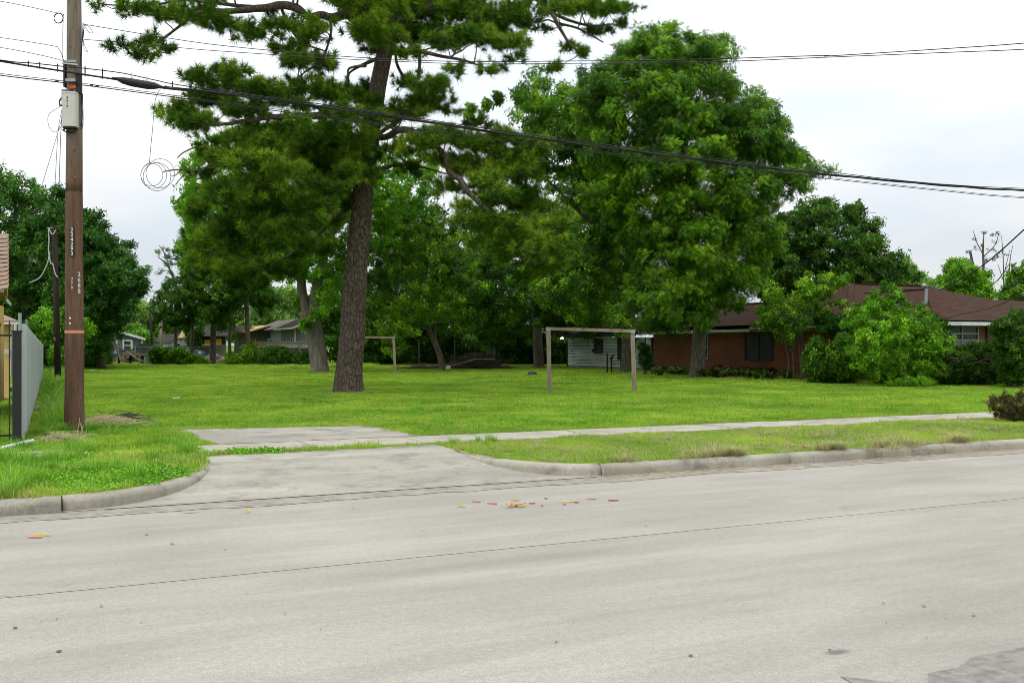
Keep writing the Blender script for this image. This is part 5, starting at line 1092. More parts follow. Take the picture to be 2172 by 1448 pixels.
limbs = [
 [(822, 85, 26, 0), (790, 60, 24, -.6), (760, 44, 22, -1), (735, 31, 20, -1.3), (705, 38, 17, -1.5), (683, 32, 16, -1.6), (655, 36, 14, -1.8), (635, 21, 17, -2), (607, 10, 17, -2), (575, 15, 16, -2.1), (545, 20, 15, -2.2), (500, 26, 12, -2.4), (441, 24, 9, -2.6), (405, 34, 7, -2.7), (386, 52, 6, -2.7), (365, 68, 5, -2.7), (348, 82, 5, -2.8), (338, 104, 4, -2.8), (310, 116, 3, -2.9), (270, 100, 2, -3)],
 [(545, 20, 9, -2.2), (470, 8, 7, -2), (390, 2, 6, -2), (320, 10, 4, -2), (250, 12, 3, -2.2), (200, 5, 2, -2.2)],
 [(792, 245, 22, 0), (740, 235, 18, -1), (690, 245, 15, -1.8), (628, 246, 13, -2.4), (580, 249, 11, -2.8), (531, 256, 9, -3), (483, 262, 7, -3.2), (440, 262, 5, -3.2), (390, 240, 3, -3.4)],
 [(700, 243, 9, -1.7), (640, 215, 7, -2), (560, 190, 5, -2.2), (480, 172, 3, -2.3), (420, 165, 2, -2.3)],
 [(778, 340, 16, 0), (720, 330, 13, 1), (640, 325, 10, 1.8), (560, 330, 8, 2.4), (480, 350, 6, 2.8), (421, 361, 5, 3), (385, 360, 4, 3), (348, 364, 2.5, 3)],
 [(772, 380, 16, 0), (720, 400, 13, -1), (660, 440, 11, -1.7), (600, 470, 9, -2), (540, 500, 7, -2.2), (480, 530, 5, -2.3)],
 [(765, 430, 13, 0), (720, 455, 11, 1), (660, 510, 9, 1.6), (600, 550, 7, 2), (540, 575, 4, 2.3)],
 [(790, 295, 15, 0), (814, 292, 14, -.4), (855, 276, 14, -1), (893, 290, 13, -1.4), (921, 304, 12, -1.6), (942, 331, 11, -1.7), (955, 366, 11, -1.7), (976, 380, 12, -1.8), (993, 407, 11, -1.9), (1031, 445, 8, -2), (1080, 490, 6, -2), (1130, 520, 4, -2)],
 [(921, 304, 8, -1.6), (980, 300, 7, -1), (1050, 320, 6, -.6), (1120, 380, 4, -.3)],
 [(800, 285, 9, .0), (821, 273, 9, .3), (859, 245, 9, .8), (890, 221, 9, 1), (880, 180, 8, 1), (855, 159, 7, .9), (841, 121, 6, .7), (850, 100, 5, .6)],
 [(880, 180, 6, 1), (890, 150, 7, 1), (888, 114, 8, .9), (870, 90, 9, .6), (832, 70, 10, 0)],
 [(776, 350, 12, 0), (800, 358, 10, .4), (840, 350, 8, .8), (900, 356, 5, 1.2), (950, 370, 3, 1.3)],
 [(826, 50, 22, 0), (900, 20, 18, 1), (980, 0, 15, 1.5), (1060, -15, 13, 1.5), (1130, -5, 12, 1), (1145, 3, 12, .6), (1170, 31, 10, 0), (1200, 80, 6, -.5), (1230, 115, 3, -.6)],
 [(1170, 31, 8, 0), (1215, 45, 6, -.2), (1260, 55, 5, -.5), (1300, 50, 3, -.6)], [(1180, 48, 6, 0), (1225, 60, 5, .3), (1280, 90, 3, .4)],
 [(830, 110, 14, 0), (880, 108, 10, -1), (930, 118, 7, -1.6), (990, 130, 5, -2), (1030, 145, 3, -2)],
 [(820, 120, 12, 0), (790, 128, 9, 1), (745, 150, 5, 1.4), (738, 170, 4, 1.4)],
 [(600, 20, 7, -2), (610, 50, 5, -1.6), (640, 90, 4, -1.5), (690, 110, 3, -1.3)], [(700, 40, 6, -1.5), (700, 80, 5, -1.4), (680, 130, 4, -1.4), (640, 160, 3, -1.4), (605, 175, 2, -1.4)]]
for L_ in limbs:
    P, R = px_line(L_, PYY); Q2, R2 = smooth_r(P, R, 5); Q2 = [q+.05*np.array([mnoise.noise(Vector(q*2+np.array((7*c, 0, 0)))) for c in range(3)]) for q in Q2]
    Geo().tube(Q2, R2, 8).build('limb', M_pineb, pine, True); nodes += list(zip(Q2[2:], R2[2:]))
for L_ in ([(376, 335, 2.5, 3), (392, 322, 3, 3), (421, 312, 4, 3), (470, 315, 6, 2.8)], [(385, 360, 3, 3), (372, 372, 2, 3), (362, 374, 2, 3)], [(395, 365, 3, 3), (380, 382, 2.2, 3), (372, 392, 2, 3)], [(739, 175, 5, 1.4), (738, 150, 5, 1.4), (750, 142, 5, 1.3), (775, 140, 8, .8)]):
    P, R = px_line(L_, PYY); Q2, R2 = smooth_r(P, R, 4); Geo().tube(Q2, R2, 6).build('dead_branch', M_pale, pine, True)
PB = """200 8 26 12;290 18 45 18;345 32 55 22;415 35 62 26;470 52 45 26;320 88 30 15;262 98 34 12;305 122 26 18;355 108 26 18;520 70 30 16;560 78 36 20;590 52 40 24;600 105 34 18;650 80 42 32;640 128 42 22;690 58 36 34;690 138 34 22;
420 168 46 20;488 158 42 20;540 188 55 24;378 235 42 22;440 212 55 28;425 262 52 20;520 235 56 28;600 212 56 28;650 188 46 24;700 200 48 28;735 195 32 24;715 240 48 26;550 272 50 15;640 270 50 18;690 280 50 22;
455 330 34 24;505 345 52 38;440 372 30 24;560 318 56 32;630 300 62 32;700 300 56 32;722 345 46 32;640 368 62 36;560 396 64 36;485 425 54 36;432 455 34 28;520 475 54 36;600 446 56 36;690 400 52 28;740 372 40 30;655 478 44 34;455 515 46 34;520 532 54 32;590 515 46 30;500 575 52 20;560 572 36 20;640 545 30 22;690 350 50 30;745 300 30 26;
762 215 34 24 -.9;785 250 36 24 -1;770 285 38 24 -1;748 320 40 26 -1;782 330 34 24 -1;756 365 40 24 -1;795 375 28 16 -.9;735 345 36 24 -1;790 215 24 18 -.9;812 262 22 14 -.7;
470 400 44 28;530 430 50 30;590 360 50 28;650 330 50 28;450 300 30 16;500 300 40 20;560 350 50 26;420 500 30 24;610 480 50 28;680 440 50 30;560 490 50 28;480 495 44 26;640 520 40 24;430 550 36 22;470 560 40 22;540 600 36 18;600 570 40 22;700 470 34 24;730 430 30 22;690 530 26 20;
1090 330 46 30;1040 390 46 28;1100 440 44 28;1060 510 44 26;1110 510 44 28;1170 520 44 26;1010 520 34 22;1150 440 36 26;1000 310 34 20;1180 545 34 22;980 440 30 20;1120 590 30 18;1190 460 28 18;
770 20 48 32;830 28 58 38;900 28 66 42;980 38 58 44;1048 48 56 38;1105 40 46 42;880 78 58 30;950 88 58 24;820 80 46 26;778 66 46 32;730 12 40 22;1010 85 50 24;860 112 36 16;1080 90 40 22;
1185 18 44 16;1232 12 50 16;1290 22 46 22;1258 70 28 20;1322 48 20 16;1200 98 22 16;1242 112 22 18;1088 128 28 13;1180 142 22 12;1150 60 18 14;
865 178 36 24;920 182 40 26;900 218 46 24;950 232 26 22;858 240 44 26;960 145 30 16;1030 150 26 14;1005 262 34 16;945 290 44 26;880 300 44 20;1010 300 46 26;1070 300 52 26;1130 312 44 26;1000 350 46 34;930 338 34 22;1058 358 54 36;1108 370 44 42;1120 412 36 36;1050 420 46 36;960 398 34 26;1000 468 44 30;1080 478 54 32;1150 480 50 26;1198 488 26 26;1130 530 54 28;1160 568 36 26;1080 548 34 26;868 358 36 20;845 318 36 16;830 255 26 24;800 100 34 24;780 190 22 22"""
blobs = []
for s in PB.replace('\n', '').split(';'):
    a = [float(x) for x in s.split()]; blobs.append(a)
for a in ((760, -60, 80, 50), (900, -70, 90, 55), (1040, -60, 90, 50), (640, -70, 90, 40), (500, -50, 80, 36), (1180, -60, 80, 40), (840, -180, 120, 60), (700, -160, 90, 50), (980, -170, 90, 50), (840, -300, 90, 60), (860, -400, 60, 50), (380, -50, 70, 30)): blobs.append(list(a))
nb_ = np.array([q for q, _ in nodes]); C = []; tips = []
for a in blobs:
    c0 = W(a[0], a[1], PYY); dd = np.hypot(nb_[:, 0]-c0[0], nb_[:, 2]-c0[2]); dy = nb_[int(np.argmin(dd)), 1]-PYY
    fr = 2 if a[2] > 38 else 1
    for k in range(fr):
        Yb = PYY+(a[4] if len(a) > 4 else dy)+(pr0.normal(0, .5) if fr == 1 else (-.7, .9)[k]+pr0.normal(0, .35)); jit = pr0.normal(0, .12, 2)*a[2] if k else (0, 0)
        C.append((W(a[0]+jit[0], a[1]+jit[1]*.6, Yb), np.array((a[2], a[2]*.8, a[3]))*Yb/F))
twig = skeleton(nodes, [c-(0, 0, .1) for c, _ in C], pr0, .014, .1)
def needle_tuft(seed):
    r = np.random.default_rng(seed); k = 50; g = Geo(); d = np.array((0, 0, 1.))*.7+r.normal(0, .72, (k, 3)); d /= np.linalg.norm(d, axis=1)[:, None]; P = np.c_[np.zeros((k, 2)), -r.uniform(0, .14, k)]
    X = np.cross(d, r.normal(0, 1, d.shape)); X /= np.linalg.norm(X, axis=1)[:, None]; ll = (.235*r.uniform(.7, 1.15, k))[:, None]; wd = .019
    tip = P+d*ll-(0, 0, .03)*ll; v = np.stack([P-X*wd/2, P+X*wd/2, tip], 1).reshape(-1, 3); va = np.clip(r.uniform(.0, .7, k)+(r.uniform(0, 1, k) < .15)*.3, 0, 1)
    return proto(g.add(v, np.arange(k*3).reshape(-1, 3), np.repeat(va, 3)), 'needle_tuft', M_needle)
TPs = []; TDs = []; TTs = []
for c, rad in C:
    vol = rad[0]*rad[1]*rad[2]; thin_ = .62 if (c[2] > 11.2 and c[0] < -5.5) else 1.0; nt_ = int(np.clip(205*vol**.62*thin_, 12, 150)); m_ = max(3, nt_//4)
    d = pr0.normal(0, 1, (m_, 3)); k = d[:, 2] < -.5; d[k, 2] *= -.5; d /= np.linalg.norm(d, axis=1)[:, None]
    q = pr0.uniform(.1, 1, m_)**.5*(1+.25*np.sin(d[:, 0]*5+c[0]*4)*np.sin(d[:, 1]*4+c[2]*3)); k = pr0.uniform(0, 1, m_) < .22; q[k] *= pr0.uniform(1.1, 1.5, k.sum())
    ends = c+d*rad*q[:, None]*1.02; a_ = pr0.integers(0, m_, nt_); a_[:m_] = np.arange(m_); off = pr0.normal(0, .12, (nt_, 3))*(1, 1, .7); off[:m_] = 0; p = ends[a_]+off
    TPs.append(p); TDs.append(d[a_]*.7+off*2.5+(0, 0, .45)); TTs.append(pr0.normal(0, .13, m_)[a_]+pr0.normal(0, .08, nt_)+np.clip(d[a_, 2]*q[a_], 0, 1)*.16)  # upper outer tufts tinted lighter, light from above painted into the needles
    for e_ in ends:
        mid = (c+e_)/2+pr0.normal(0, .06, 3)-(0, 0, .05); twig.tube([c, mid, e_], [.012, .009, .006], 3, cap=False)
    for pp, k in list(zip(p, a_))[m_::2]: twig.tube([ends[k]*.7+c*.3, pp], [.007, .005], 3, cap=False)
twig.build('twig_mass', M_twig, pine, kind='stuff')
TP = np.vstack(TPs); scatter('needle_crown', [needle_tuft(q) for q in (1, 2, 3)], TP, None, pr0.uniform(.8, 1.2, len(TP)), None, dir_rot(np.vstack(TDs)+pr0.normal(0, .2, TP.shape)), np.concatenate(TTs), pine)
# straw ring round the foot of the pine
g = Geo(); b = G(738, 834)
for i in range(900):
    a = pr0.uniform(0, 6.28); q = .45+abs(pr0.normal(0, .35)); c = b+np.array((math.cos(a)*q, math.sin(a)*q, pr0.uniform(.01, .05))); an = pr0.uniform(0, 6.28); d = np.array((math.cos(an), math.sin(an), pr0.uniform(-.2, .3)))*.07; e = np.array((-math.sin(an), math.cos(an), 0))*.006
    g.add([c-d-e, c-d+e, c+d+e, c+d-e], [(0, 1, 2, 3)], pr0.uniform(.2, .7))
g.build('pine_straw', M_straw, kind='stuff', label='fallen brown needles ringing the foot of the pine')
# --- broadleaf trees
poly_tree('pecan_tree', 'tall pecan in front of the brick house, its trunk right of the goal frame', (1478, 802), 45.0,
  [[(1478, 806, 36), (1479, 780, 31), (1481, 740, 29), (1484, 690, 28), (1486, 620, 27), (1480, 560, 25), (1462, 480, 23), (1446, 420, 22), (1440, 380, 20), (1434, 350, 18)],
   [(1434, 352, 16), (1452, 300, 14, .4), (1440, 240, 11, .8), (1440, 170, 8, .9), (1430, 100, 4, 1)], [(1436, 350, 13), (1400, 330, 10, -.6), (1350, 280, 7, -1.4), (1300, 220, 4, -2)],
   [(1440, 372, 13), (1500, 330, 10, -.4), (1560, 300, 8, -1), (1620, 280, 4, -1.4)], [(1452, 450, 12), (1420, 392, 9, -.3), (1395, 395, 8, -.8), (1370, 420, 6, -1.2)], [(1480, 560, 13), (1540, 500, 9, .4), (1600, 440, 6, 1), (1660, 390, 4, 1.2)]],
  [(1375, 70), (1420, 48), (1465, 78), (1490, 55), (1530, 72), (1556, 110), (1562, 165), (1600, 200), (1645, 203), (1662, 235), (1688, 265), (1668, 305), (1700, 320), (1742, 345), (1738, 380), (1706, 412), (1668, 425), (1640, 450), (1660, 470), (1662, 500), (1630, 540), (1620, 590), (1580, 622), (1535, 650), (1500, 690), (1440, 700), (1350, 700), (1310, 660), (1350, 560), (1310, 480), (1260, 400), (1235, 300), (1225, 200), (1260, 140), (1320, 100), (1345, 70)],
  M_lA, .19, 33, 205, 4.4, 74, 7, seed=3, holes=((1385, 292, 16), (1395, 335, 12), (1650, 352, 16), (1462, 348, 12)), extra=[(1400, 652, 40, 26, -2), (1480, 668, 36, 22, -2.4), (1350, 640, 34, 24, -1.5), (1440, 612, 40, 30, -2.5), (1530, 590, 36, 26, -2), (1380, 680, 24, 14, -1.8), (1320, 690, 20, 12, -1.5), (1560, 640, 26, 20, -2.5), (1300, 680, 22, 14, -1.5), (1420, 675, 30, 18, -2.6)], droop=.45, thin=.025)
poly_tree('pecan_tree', 'second pecan whose thick trunk stands right before the white shed', (1328, 792), 53.0,
  [[(1328, 796, 30), (1330, 760, 25), (1333, 700, 24), (1340, 640, 24), (1345, 600, 23), (1335, 540, 20), (1310, 460, 17), (1290, 380, 13), (1280, 300, 8), (1270, 230, 4)],
   [(1335, 560, 13), (1280, 500, 10, -1), (1220, 440, 7, -2), (1160, 380, 4, -2)], [(1320, 480, 12), (1360, 420, 9, 1), (1400, 360, 6, 1)], [(1290, 390, 9), (1230, 330, 7, 1), (1170, 270, 4, 2), (1120, 220, 2, 2)]],
  [(1085, 235), (1110, 175), (1150, 155), (1185, 190), (1230, 165), (1300, 240), (1330, 330), (1350, 450), (1390, 560), (1330, 640), (1320, 690), (1240, 690), (1180, 660), (1110, 660), (1130, 590), (1190, 540), (1225, 480), (1190, 420), (1110, 380), (1080, 330), (1130, 290), (1080, 262)],
  M_lA, .2, 33, 120, 4.5, 64, 6, seed=4, bark=M_bark, extra=[(1000, 232, 10, 6, 0), (1030, 225, 12, 8, 0), (1055, 212, 16, 10, 0), (1000, 245, 14, 8, 1)], thin=.025)
poly_tree('shade_tree', 'leaning pale-barked tree with split trunk left of the pine', (678, 790), 53.7,
  [[(678, 795, 44), (676, 770, 37), (671, 730, 36), (662, 690, 38), (654, 660, 40)], [(660, 680, 24), (645, 640, 22), (640, 600, 19), (648, 560, 17), (655, 520, 15), (640, 450, 12), (620, 380, 7)], [(662, 680, 26), (668, 640, 24), (674, 600, 22), (684, 560, 19), (694, 510, 16), (710, 440, 12), (740, 370, 8), (790, 310, 4)], [(694, 510, 11), (730, 470, 9, 1), (800, 430, 6, 1), (880, 390, 3, 1)], [(640, 600, 10), (600, 560, 8, -1), (540, 520, 5, -1), (470, 470, 3, -1)]],
  [(395, 310), (450, 280), (520, 270), (640, 320), (740, 310), (860, 300), (940, 330), (960, 400), (900, 460), (820, 520), (745, 560), (715, 620), (700, 700), (680, 690), (660, 620), (620, 600), (560, 600), (540, 500), (460, 450), (410, 400)],
  M_lC, .21, 32, 120, 4.2, 46, 6, seed=5, bark=M_pale, thin=.025, extra=[(720, 400, 34, 26), (705, 470, 30, 26), (730, 520, 24, 24), (712, 570, 22, 24), (708, 640, 14, 20), (642, 640, 12, 14), (648, 690, 9, 9, -1), (670, 670, 9, 9, -1), (420, 395, 18, 10, 0), (400, 375, 14, 8, 0), (395, 430, 16, 9, 0)])
poly_tree('shade_tree', 'slim leaning tree beside the brush pile', (938, 787), 56.5,
  [[(938, 791, 15), (936, 770, 13), (930, 745, 13), (918, 715, 12), (906, 690, 11), (900, 640, 10), (905, 560, 8), (910, 480, 6)], [(930, 750, 8), (922, 700, 7), (930, 640, 6), (950, 580, 4)], [(905, 680, 7), (870, 620, 6), (850, 560, 4)]],
  [(790, 430), (850, 400), (900, 440), (960, 450), (1000, 540), (1030, 620), (1010, 690), (960, 700), (900, 690), (850, 735), (800, 730), (778, 660), (785, 560)],
  M_lA, .2, 30, 90, 3.6, 44, 6, seed=6, holes=((870, 640, 14), (862, 660, 12), (800, 470, 10)), extra=[(830, 745, 22, 10, -1), (1000, 690, 20, 14, -1)])
poly_tree('shade_tree', 'dark-trunked tree on the shaded grass left of the shed', (1143, 781), 64.0,
  [[(1143, 784, 26), (1142, 760, 22), (1140, 700, 20), (1145, 640, 18), (1150, 560, 14), (1160, 480, 9)], [(1140, 660, 12), (1080, 600, 9), (1020, 560, 5)], [(1145, 620, 12), (1210, 560, 8), (1260, 500, 4)]],
  [(960, 560), (1000, 500), (1080, 540), (1160, 560), (1220, 500), (1300, 540), (1330, 600), (1330, 660), (1290, 690), (1240, 735), (1200, 740), (1160, 700), (1100, 720), (1040, 745), (985, 740), (960, 680)],
  M_lB, .24, 34, 120, 5, 46, 6, seed=7, thin=.03)
poly_tree('shade_tree', 'tall dense tree filling the gap behind the pine and slim tree', (1010, 776), 72.0,
  [[(1040, 778, 20), (1042, 700, 18), (1040, 600, 15), (1030, 500, 10), (1020, 440, 6)], [(1040, 620, 10), (960, 540, 8), (880, 470, 4)], [(1040, 600, 10), (1120, 500, 8), (1200, 420, 4)]],
  [(800, 480), (860, 440), (960, 480), (1040, 440), (1120, 440), (1200, 400), (1290, 420), (1340, 520), (1330, 640), (1200, 700), (1050, 720), (900, 720), (800, 700), (780, 600)],
  M_lB, .3, 42, 120, 5, 46, 5, seed=8, thin=.035, holes=((868, 645, 26), (795, 470, 18)))
for nm_, lb, bx, Y, tr, po, lf, rp, n_, hs, sd in (
 ('shade_tree', 'spreading dark tree over the back fence with straight trunk', 452, 72, [[(452, 756, 13), (452, 720, 12), (453, 680, 11), (455, 620, 9), (450, 560, 6)], [(453, 680, 6), (400, 640, 5), (360, 620, 3)], [(453, 660, 7), (500, 610, 5), (540, 560, 3)]], [(335, 625), (352, 600), (395, 570), (430, 540), (470, 520), (520, 540), (545, 590), (530, 640), (500, 690), (470, 700), (420, 690), (380, 700), (345, 690), (325, 660)], M_lB, 24, 95, (), 21),
 ('shade_tree', 'tall narrow tree with long straight bare trunk at the back fence', 525, 71, [[(526, 758, 12), (525, 720, 10.5), (524, 660, 9.5), (522, 620, 9), (520, 540, 7), (518, 460, 5)], [(522, 625, 4), (545, 605, 3.5), (570, 590, 2)]], [(440, 420), (500, 400), (560, 430), (600, 500), (620, 560), (600, 610), (540, 612), (490, 600), (450, 560), (430, 480)], M_lA, 26, 75, ((590, 640, 10),), 22),
 ('shade_tree', 'loose light tree showing left of the pine foliage', 407, 76, [[(407, 756, 8), (408, 700, 8), (410, 620, 7), (405, 520, 6), (400, 440, 4)], [(408, 600, 4), (380, 555, 3), (345, 545, 2)], [(405, 520, 4), (390, 460, 3), (385, 410, 2)]], [(372, 440), (385, 420), (415, 395), (450, 400), (450, 470), (440, 560), (420, 600), (385, 590), (385, 540), (372, 520), (398, 480)], M_lC, 15, 60, (), 23),
 ('shade_tree', 'thin forked tree behind the dark spreading tree', 484, 79, [[(486, 758, 8), (487, 700, 7), (488, 665, 6), (500, 640, 5), (530, 600, 3)], [(488, 668, 4), (478, 640, 3.5), (460, 610, 2)]], [(455, 640), (500, 600), (560, 600), (600, 640), (560, 660), (520, 640), (480, 650)], M_lB, 16, 30, (), 24),
 ('shade_tree', 'ivy wrapped trunk beside the grey green house', 408, 86, [[(408, 758, 8), (407, 720, 8), (410, 680, 7), (415, 640, 5)]], [(398, 700), (406, 660), (420, 640), (425, 700), (416, 745), (400, 745)], M_lB, 8, 36, (), 25)):
    poly_tree(nm_, lb, (bx, 760), Y, tr, po, lf, .25, rp, n_, 3.2, 40, 5, seed=sd, holes=hs, thin=.025)
tree('shade_tree', 'sparse wispy branch tree at the left side of the gap of sky', (350, 756), 74, [[(372, 756, 7), (372, 640, 6), (368, 590, 5), (352, 560, 3.5), (336, 545, 2)], [(370, 600, 3), (350, 540, 2.5), (338, 520, 1.5)]],
  [(a, b, 9, 6, 0) for a, b in ((336, 536), (348, 528), (360, 545), (352, 560), (372, 535), (366, 560), (380, 548), (340, 575), (360, 580))], M_lD, .2, 14, 4, seed=26)
# left dark mass
poly_tree('shade_tree', 'big dark tree behind the left poles, reaching the left edge', (60, 776), 66, [[(60, 780, 24), (60, 700, 22), (55, 600, 18), (50, 500, 12), (45, 420, 6)], [(55, 620, 12), (100, 560, 8), (130, 500, 4)], [(55, 600, 12), (0, 540, 8), (-50, 480, 4)]],
  [(-120, 420), (-60, 360), (0, 352), (28, 372), (40, 400), (70, 385), (100, 400), (135, 425), (160, 480), (165, 600), (160, 720), (60, 765), (-100, 765)], M_lD, .28, 32, 150, 4.5, 50, 5, seed=31, thin=.035)
poly_tree('shade_tree', 'big dark tree right of the brown utility pole', (215, 776), 61, [[(215, 780, 20), (215, 720, 18), (205, 640, 16), (200, 560, 11), (195, 490, 6)], [(205, 640, 9), (240, 590, 7), (280, 600, 3)], [(200, 580, 9), (160, 520, 6), (130, 470, 3)]],
  [(110, 420), (140, 400), (165, 445), (200, 450), (225, 490), (240, 510), (255, 495), (270, 530), (275, 555), (298, 560), (312, 605), (290, 625), (272, 650), (268, 680), (242, 700), (236, 740), (225, 768), (150, 770), (110, 765), (100, 600)], M_lD, .25, 25, 170, 3.8, 52, 5, seed=32, thin=.03, extra=[(230, 700, 30, 26, -2), (215, 740, 24, 18, -2), (200, 745, 30, 22, -2), (185, 690, 26, 24, -2)])
poly_tree('bush', 'bright green young tree between the dark poles and the brown pole', (115, 776), 52, [[(112, 780, 6), (114, 740, 5), (116, 700, 4)]], [(62, 690), (80, 670), (105, 660), (130, 648), (150, 680), (185, 690), (190, 712), (178, 735), (150, 750), (125, 770), (95, 770), (70, 740)], M_lC, .22, 15, 80, 1.6, 34, 5, seed=33, cat='bush')
# far tree line
for lb, bx, Y, po, lf, rp, n_, sd in (
 ('pale far tree in the gap beyond the slate blue house', 270, 150, [(205, 640), (240, 640), (262, 648), (290, 636), (312, 650), (330, 690), (335, 735), (200, 740)], M_lE, 16, 55, 41),
 ('bright yellow green far bush just above the blue house roof', 275, 100, [(248, 712), (262, 700), (285, 695), (305, 704), (322, 722), (310, 735), (262, 735)], M_lC, 8, 36, 42),
 ('dark far tree behind the thin poles', 345, 135, [(318, 680), (345, 670), (380, 660), (395, 700), (390, 730), (330, 735)], M_lB, 14, 40, 43),
 ('light green far tree beyond the green house', 580, 125, [(535, 640), (570, 620), (610, 610), (650, 630), (680, 660), (680, 720), (560, 720), (530, 690)], M_lE, 20, 60, 44),
 ('far tree between the straight trunk and the fork', 500, 135, [(440, 660), (480, 650), (520, 660), (545, 680), (540, 720), (440, 720)], M_lE, 17, 40, 45),
 ('far tree right of the pale split trunk', 720, 110, [(680, 600), (720, 560), (780, 540), (800, 620), (800, 740), (690, 740)], M_lB, 24, 50, 46),
 ('tall far tree behind the left dark trees', 140, 120, [(-80, 520), (60, 480), (180, 560), (240, 620), (250, 740), (-80, 745)], M_lB, 34, 60, 47)):
    poly_tree('far_tree', lb, (bx, 760), Y, [[(bx, 755, 6), (bx, 700, 5), (bx+3, 660, 3)]], po, lf, .45*Y/120, rp, n_, 5, 40, 5, seed=sd, group='trees beyond the back fence', thin=.04)
# trees around and behind the brick house
poly_tree('shade_tree', 'round dark tree rising behind the brick house roof', (1760, 790), 62, [[(1760, 792, 18), (1755, 700, 16), (1750, 600, 12), (1745, 520, 7)], [(1752, 620, 8), (1820, 560, 5), (1870, 540, 3)], [(1750, 600, 8), (1690, 540, 5), (1650, 500, 3)]],
  [(1590, 520), (1620, 470), (1680, 450), (1700, 432), (1745, 425), (1770, 440), (1820, 432), (1835, 470), (1862, 480), (1890, 530), (1915, 560), (1935, 610), (1900, 640), (1780, 660), (1640, 680), (1590, 620)], M_lB, .24, 26, 150, 4.5, 54, 5, seed=51, thin=.03, extra=[(1750, 432, 8, 10), (1735, 440, 8, 8), (1815, 440, 8, 8)])
poly_tree('far_tree', 'pale sparse tree just over the roof ridge', (1930, 790), 84, [[(1930, 790, 8), (1925, 680, 7), (1915, 600, 4)], [(1990, 640, 3), (1950, 600, 2.5), (1900, 560, 2)]], [(1890, 560), (1925, 545), (1945, 575), (1985, 592), (2005, 600), (1990, 640), (1890, 640)], M_lE, .26, 11, 46, 2.5, 26, 5, seed=52)
poly_tree('far_tree', 'bright green tree behind the right end of the roof', (2050, 790), 66, [[(2055, 790, 9), (2055, 680, 8), (2050, 600, 5)]], [(1998, 600), (2002, 572), (2030, 552), (2055, 562), (2080, 570), (2095, 600), (2108, 640), (2090, 668), (2010, 655)], M_lC, .24, 14, 75, 2.2, 44, 5, seed=53)
tree('dead_tree', 'nearly bare tree with dark twigs against the sky at the right', (2088, 790), 72, [[(2088, 790, 9), (2086, 680, 7), (2084, 600, 6), (2086, 560, 5), (2085, 530, 4), (2086, 500, 2.5)], [(2066, 600, 6), (2064, 570, 7), (2058, 532, 5)], [(2086, 545, 2.5), (2110, 520, 1.8), (2120, 490, 1)], [(2085, 540, 2.5), (2070, 510, 1.6), (2064, 488, 1)], [(2090, 640, 4), (2100, 610, 3.5), (2120, 590, 2.5), (2140, 560, 1.5)]],
  [(a, b, 7, 5, 0) for a, b in ((2070, 505), (2088, 492), (2104, 498), (2112, 515), (2100, 530), (2085, 522), (2066, 528), (2120, 535), (2050, 535), (2095, 550), (2112, 550), (2118, 498))], M_dead, .14, 7, 3, seed=54, cat='tree', thin=.016)
tree('dead_tree', 'thin grey bare saplings right of the dead tree', (2150, 790), 70, [[(2132, 790, 4), (2130, 640, 3.5), (2128, 560, 2), (2124, 500, 1)], [(2138, 640, 3), (2142, 560, 2), (2148, 520, 1)], [(2140, 650, 7), (2152, 600, 7), (2165, 570, 7), (2190, 520, 5)], [(2130, 600, 2), (2116, 560, 1)], [(2130, 580, 2), (2142, 530, 1)]], [(2118, 545, 5, 5, 0), (2136, 540, 5, 5, 0), (2150, 560, 5, 5, 0)], M_dead, .1, 3, 2, seed=55, thin=.012, br_mat=M_bark, bark=M_bark)
poly_tree('far_tree', 'dark green tree at the right edge behind the roof', (2170, 790), 69, [[(2165, 790, 9), (2165, 680, 8), (2160, 600, 5)]], [(2118, 640), (2115, 620), (2135, 590), (2150, 570), (2175, 560), (2230, 540), (2280, 600), (2260, 680), (2130, 668)], M_lA, .24, 16, 60, 2.5, 36, 5, seed=56)
poly_tree('small_tree', 'small multi-stemmed tree against the brick wall, right of the big pecan', (1690, 800), 42.0, [[(1668, 806, 3.4), (1672, 770, 2.8), (1668, 740, 2.4), (1655, 700, 2)], [(1700, 806, 3.6), (1698, 760, 3), (1692, 700, 2.6), (1690, 640, 2)], [(1684, 806, 3), (1683, 740, 2.6), (1700, 680, 2), (1740, 600, 1.5)], [(1702, 804, 3), (1703, 700, 2.2), (1720, 640, 1.6)]],
  [(1600, 675), (1618, 645), (1625, 612), (1650, 600), (1665, 640), (1690, 618), (1706, 578), (1722, 610), (1750, 575), (1765, 592), (1800, 585), (1770, 620), (1745, 640), (1795, 640), (1765, 662), (1740, 690), (1700, 700), (1670, 740), (1640, 705), (1608, 700)], M_lA, .14, 10, 72, 1.5, 20, 6, seed=57, cat='tree', bark=M_bark, thin=.01, extra=[(1795, 588, 7, 5), (1782, 596, 6, 5), (1712, 583, 6, 7), (1640, 606, 8, 7), (1790, 640, 7, 4), (1625, 618, 7, 7)])
def bush(label, base, Y, poly, leaf, L, rp, n, dep, nt, kk, seed, stems=4, name='bush', cat='bush', **kw):
    r = random.Random(seed); q = np.array(poly); cx, cy = q.mean(0); tr = []
    for i in range(stems): x = base[0]+r.uniform(-12, 12); tr.append([(x, base[1]+3, 4, r.uniform(-.3, .3)), ((x+cx)/2+r.uniform(-10, 10), (base[1]+cy)/2, 3, 0), (cx+r.uniform(-25, 25), cy, 2, 0)])
    return poly_tree(name, label, base, Y, tr, poly, leaf, L, rp, n, dep, nt, kk, seed=seed, cat=cat, thin=.01, **kw)
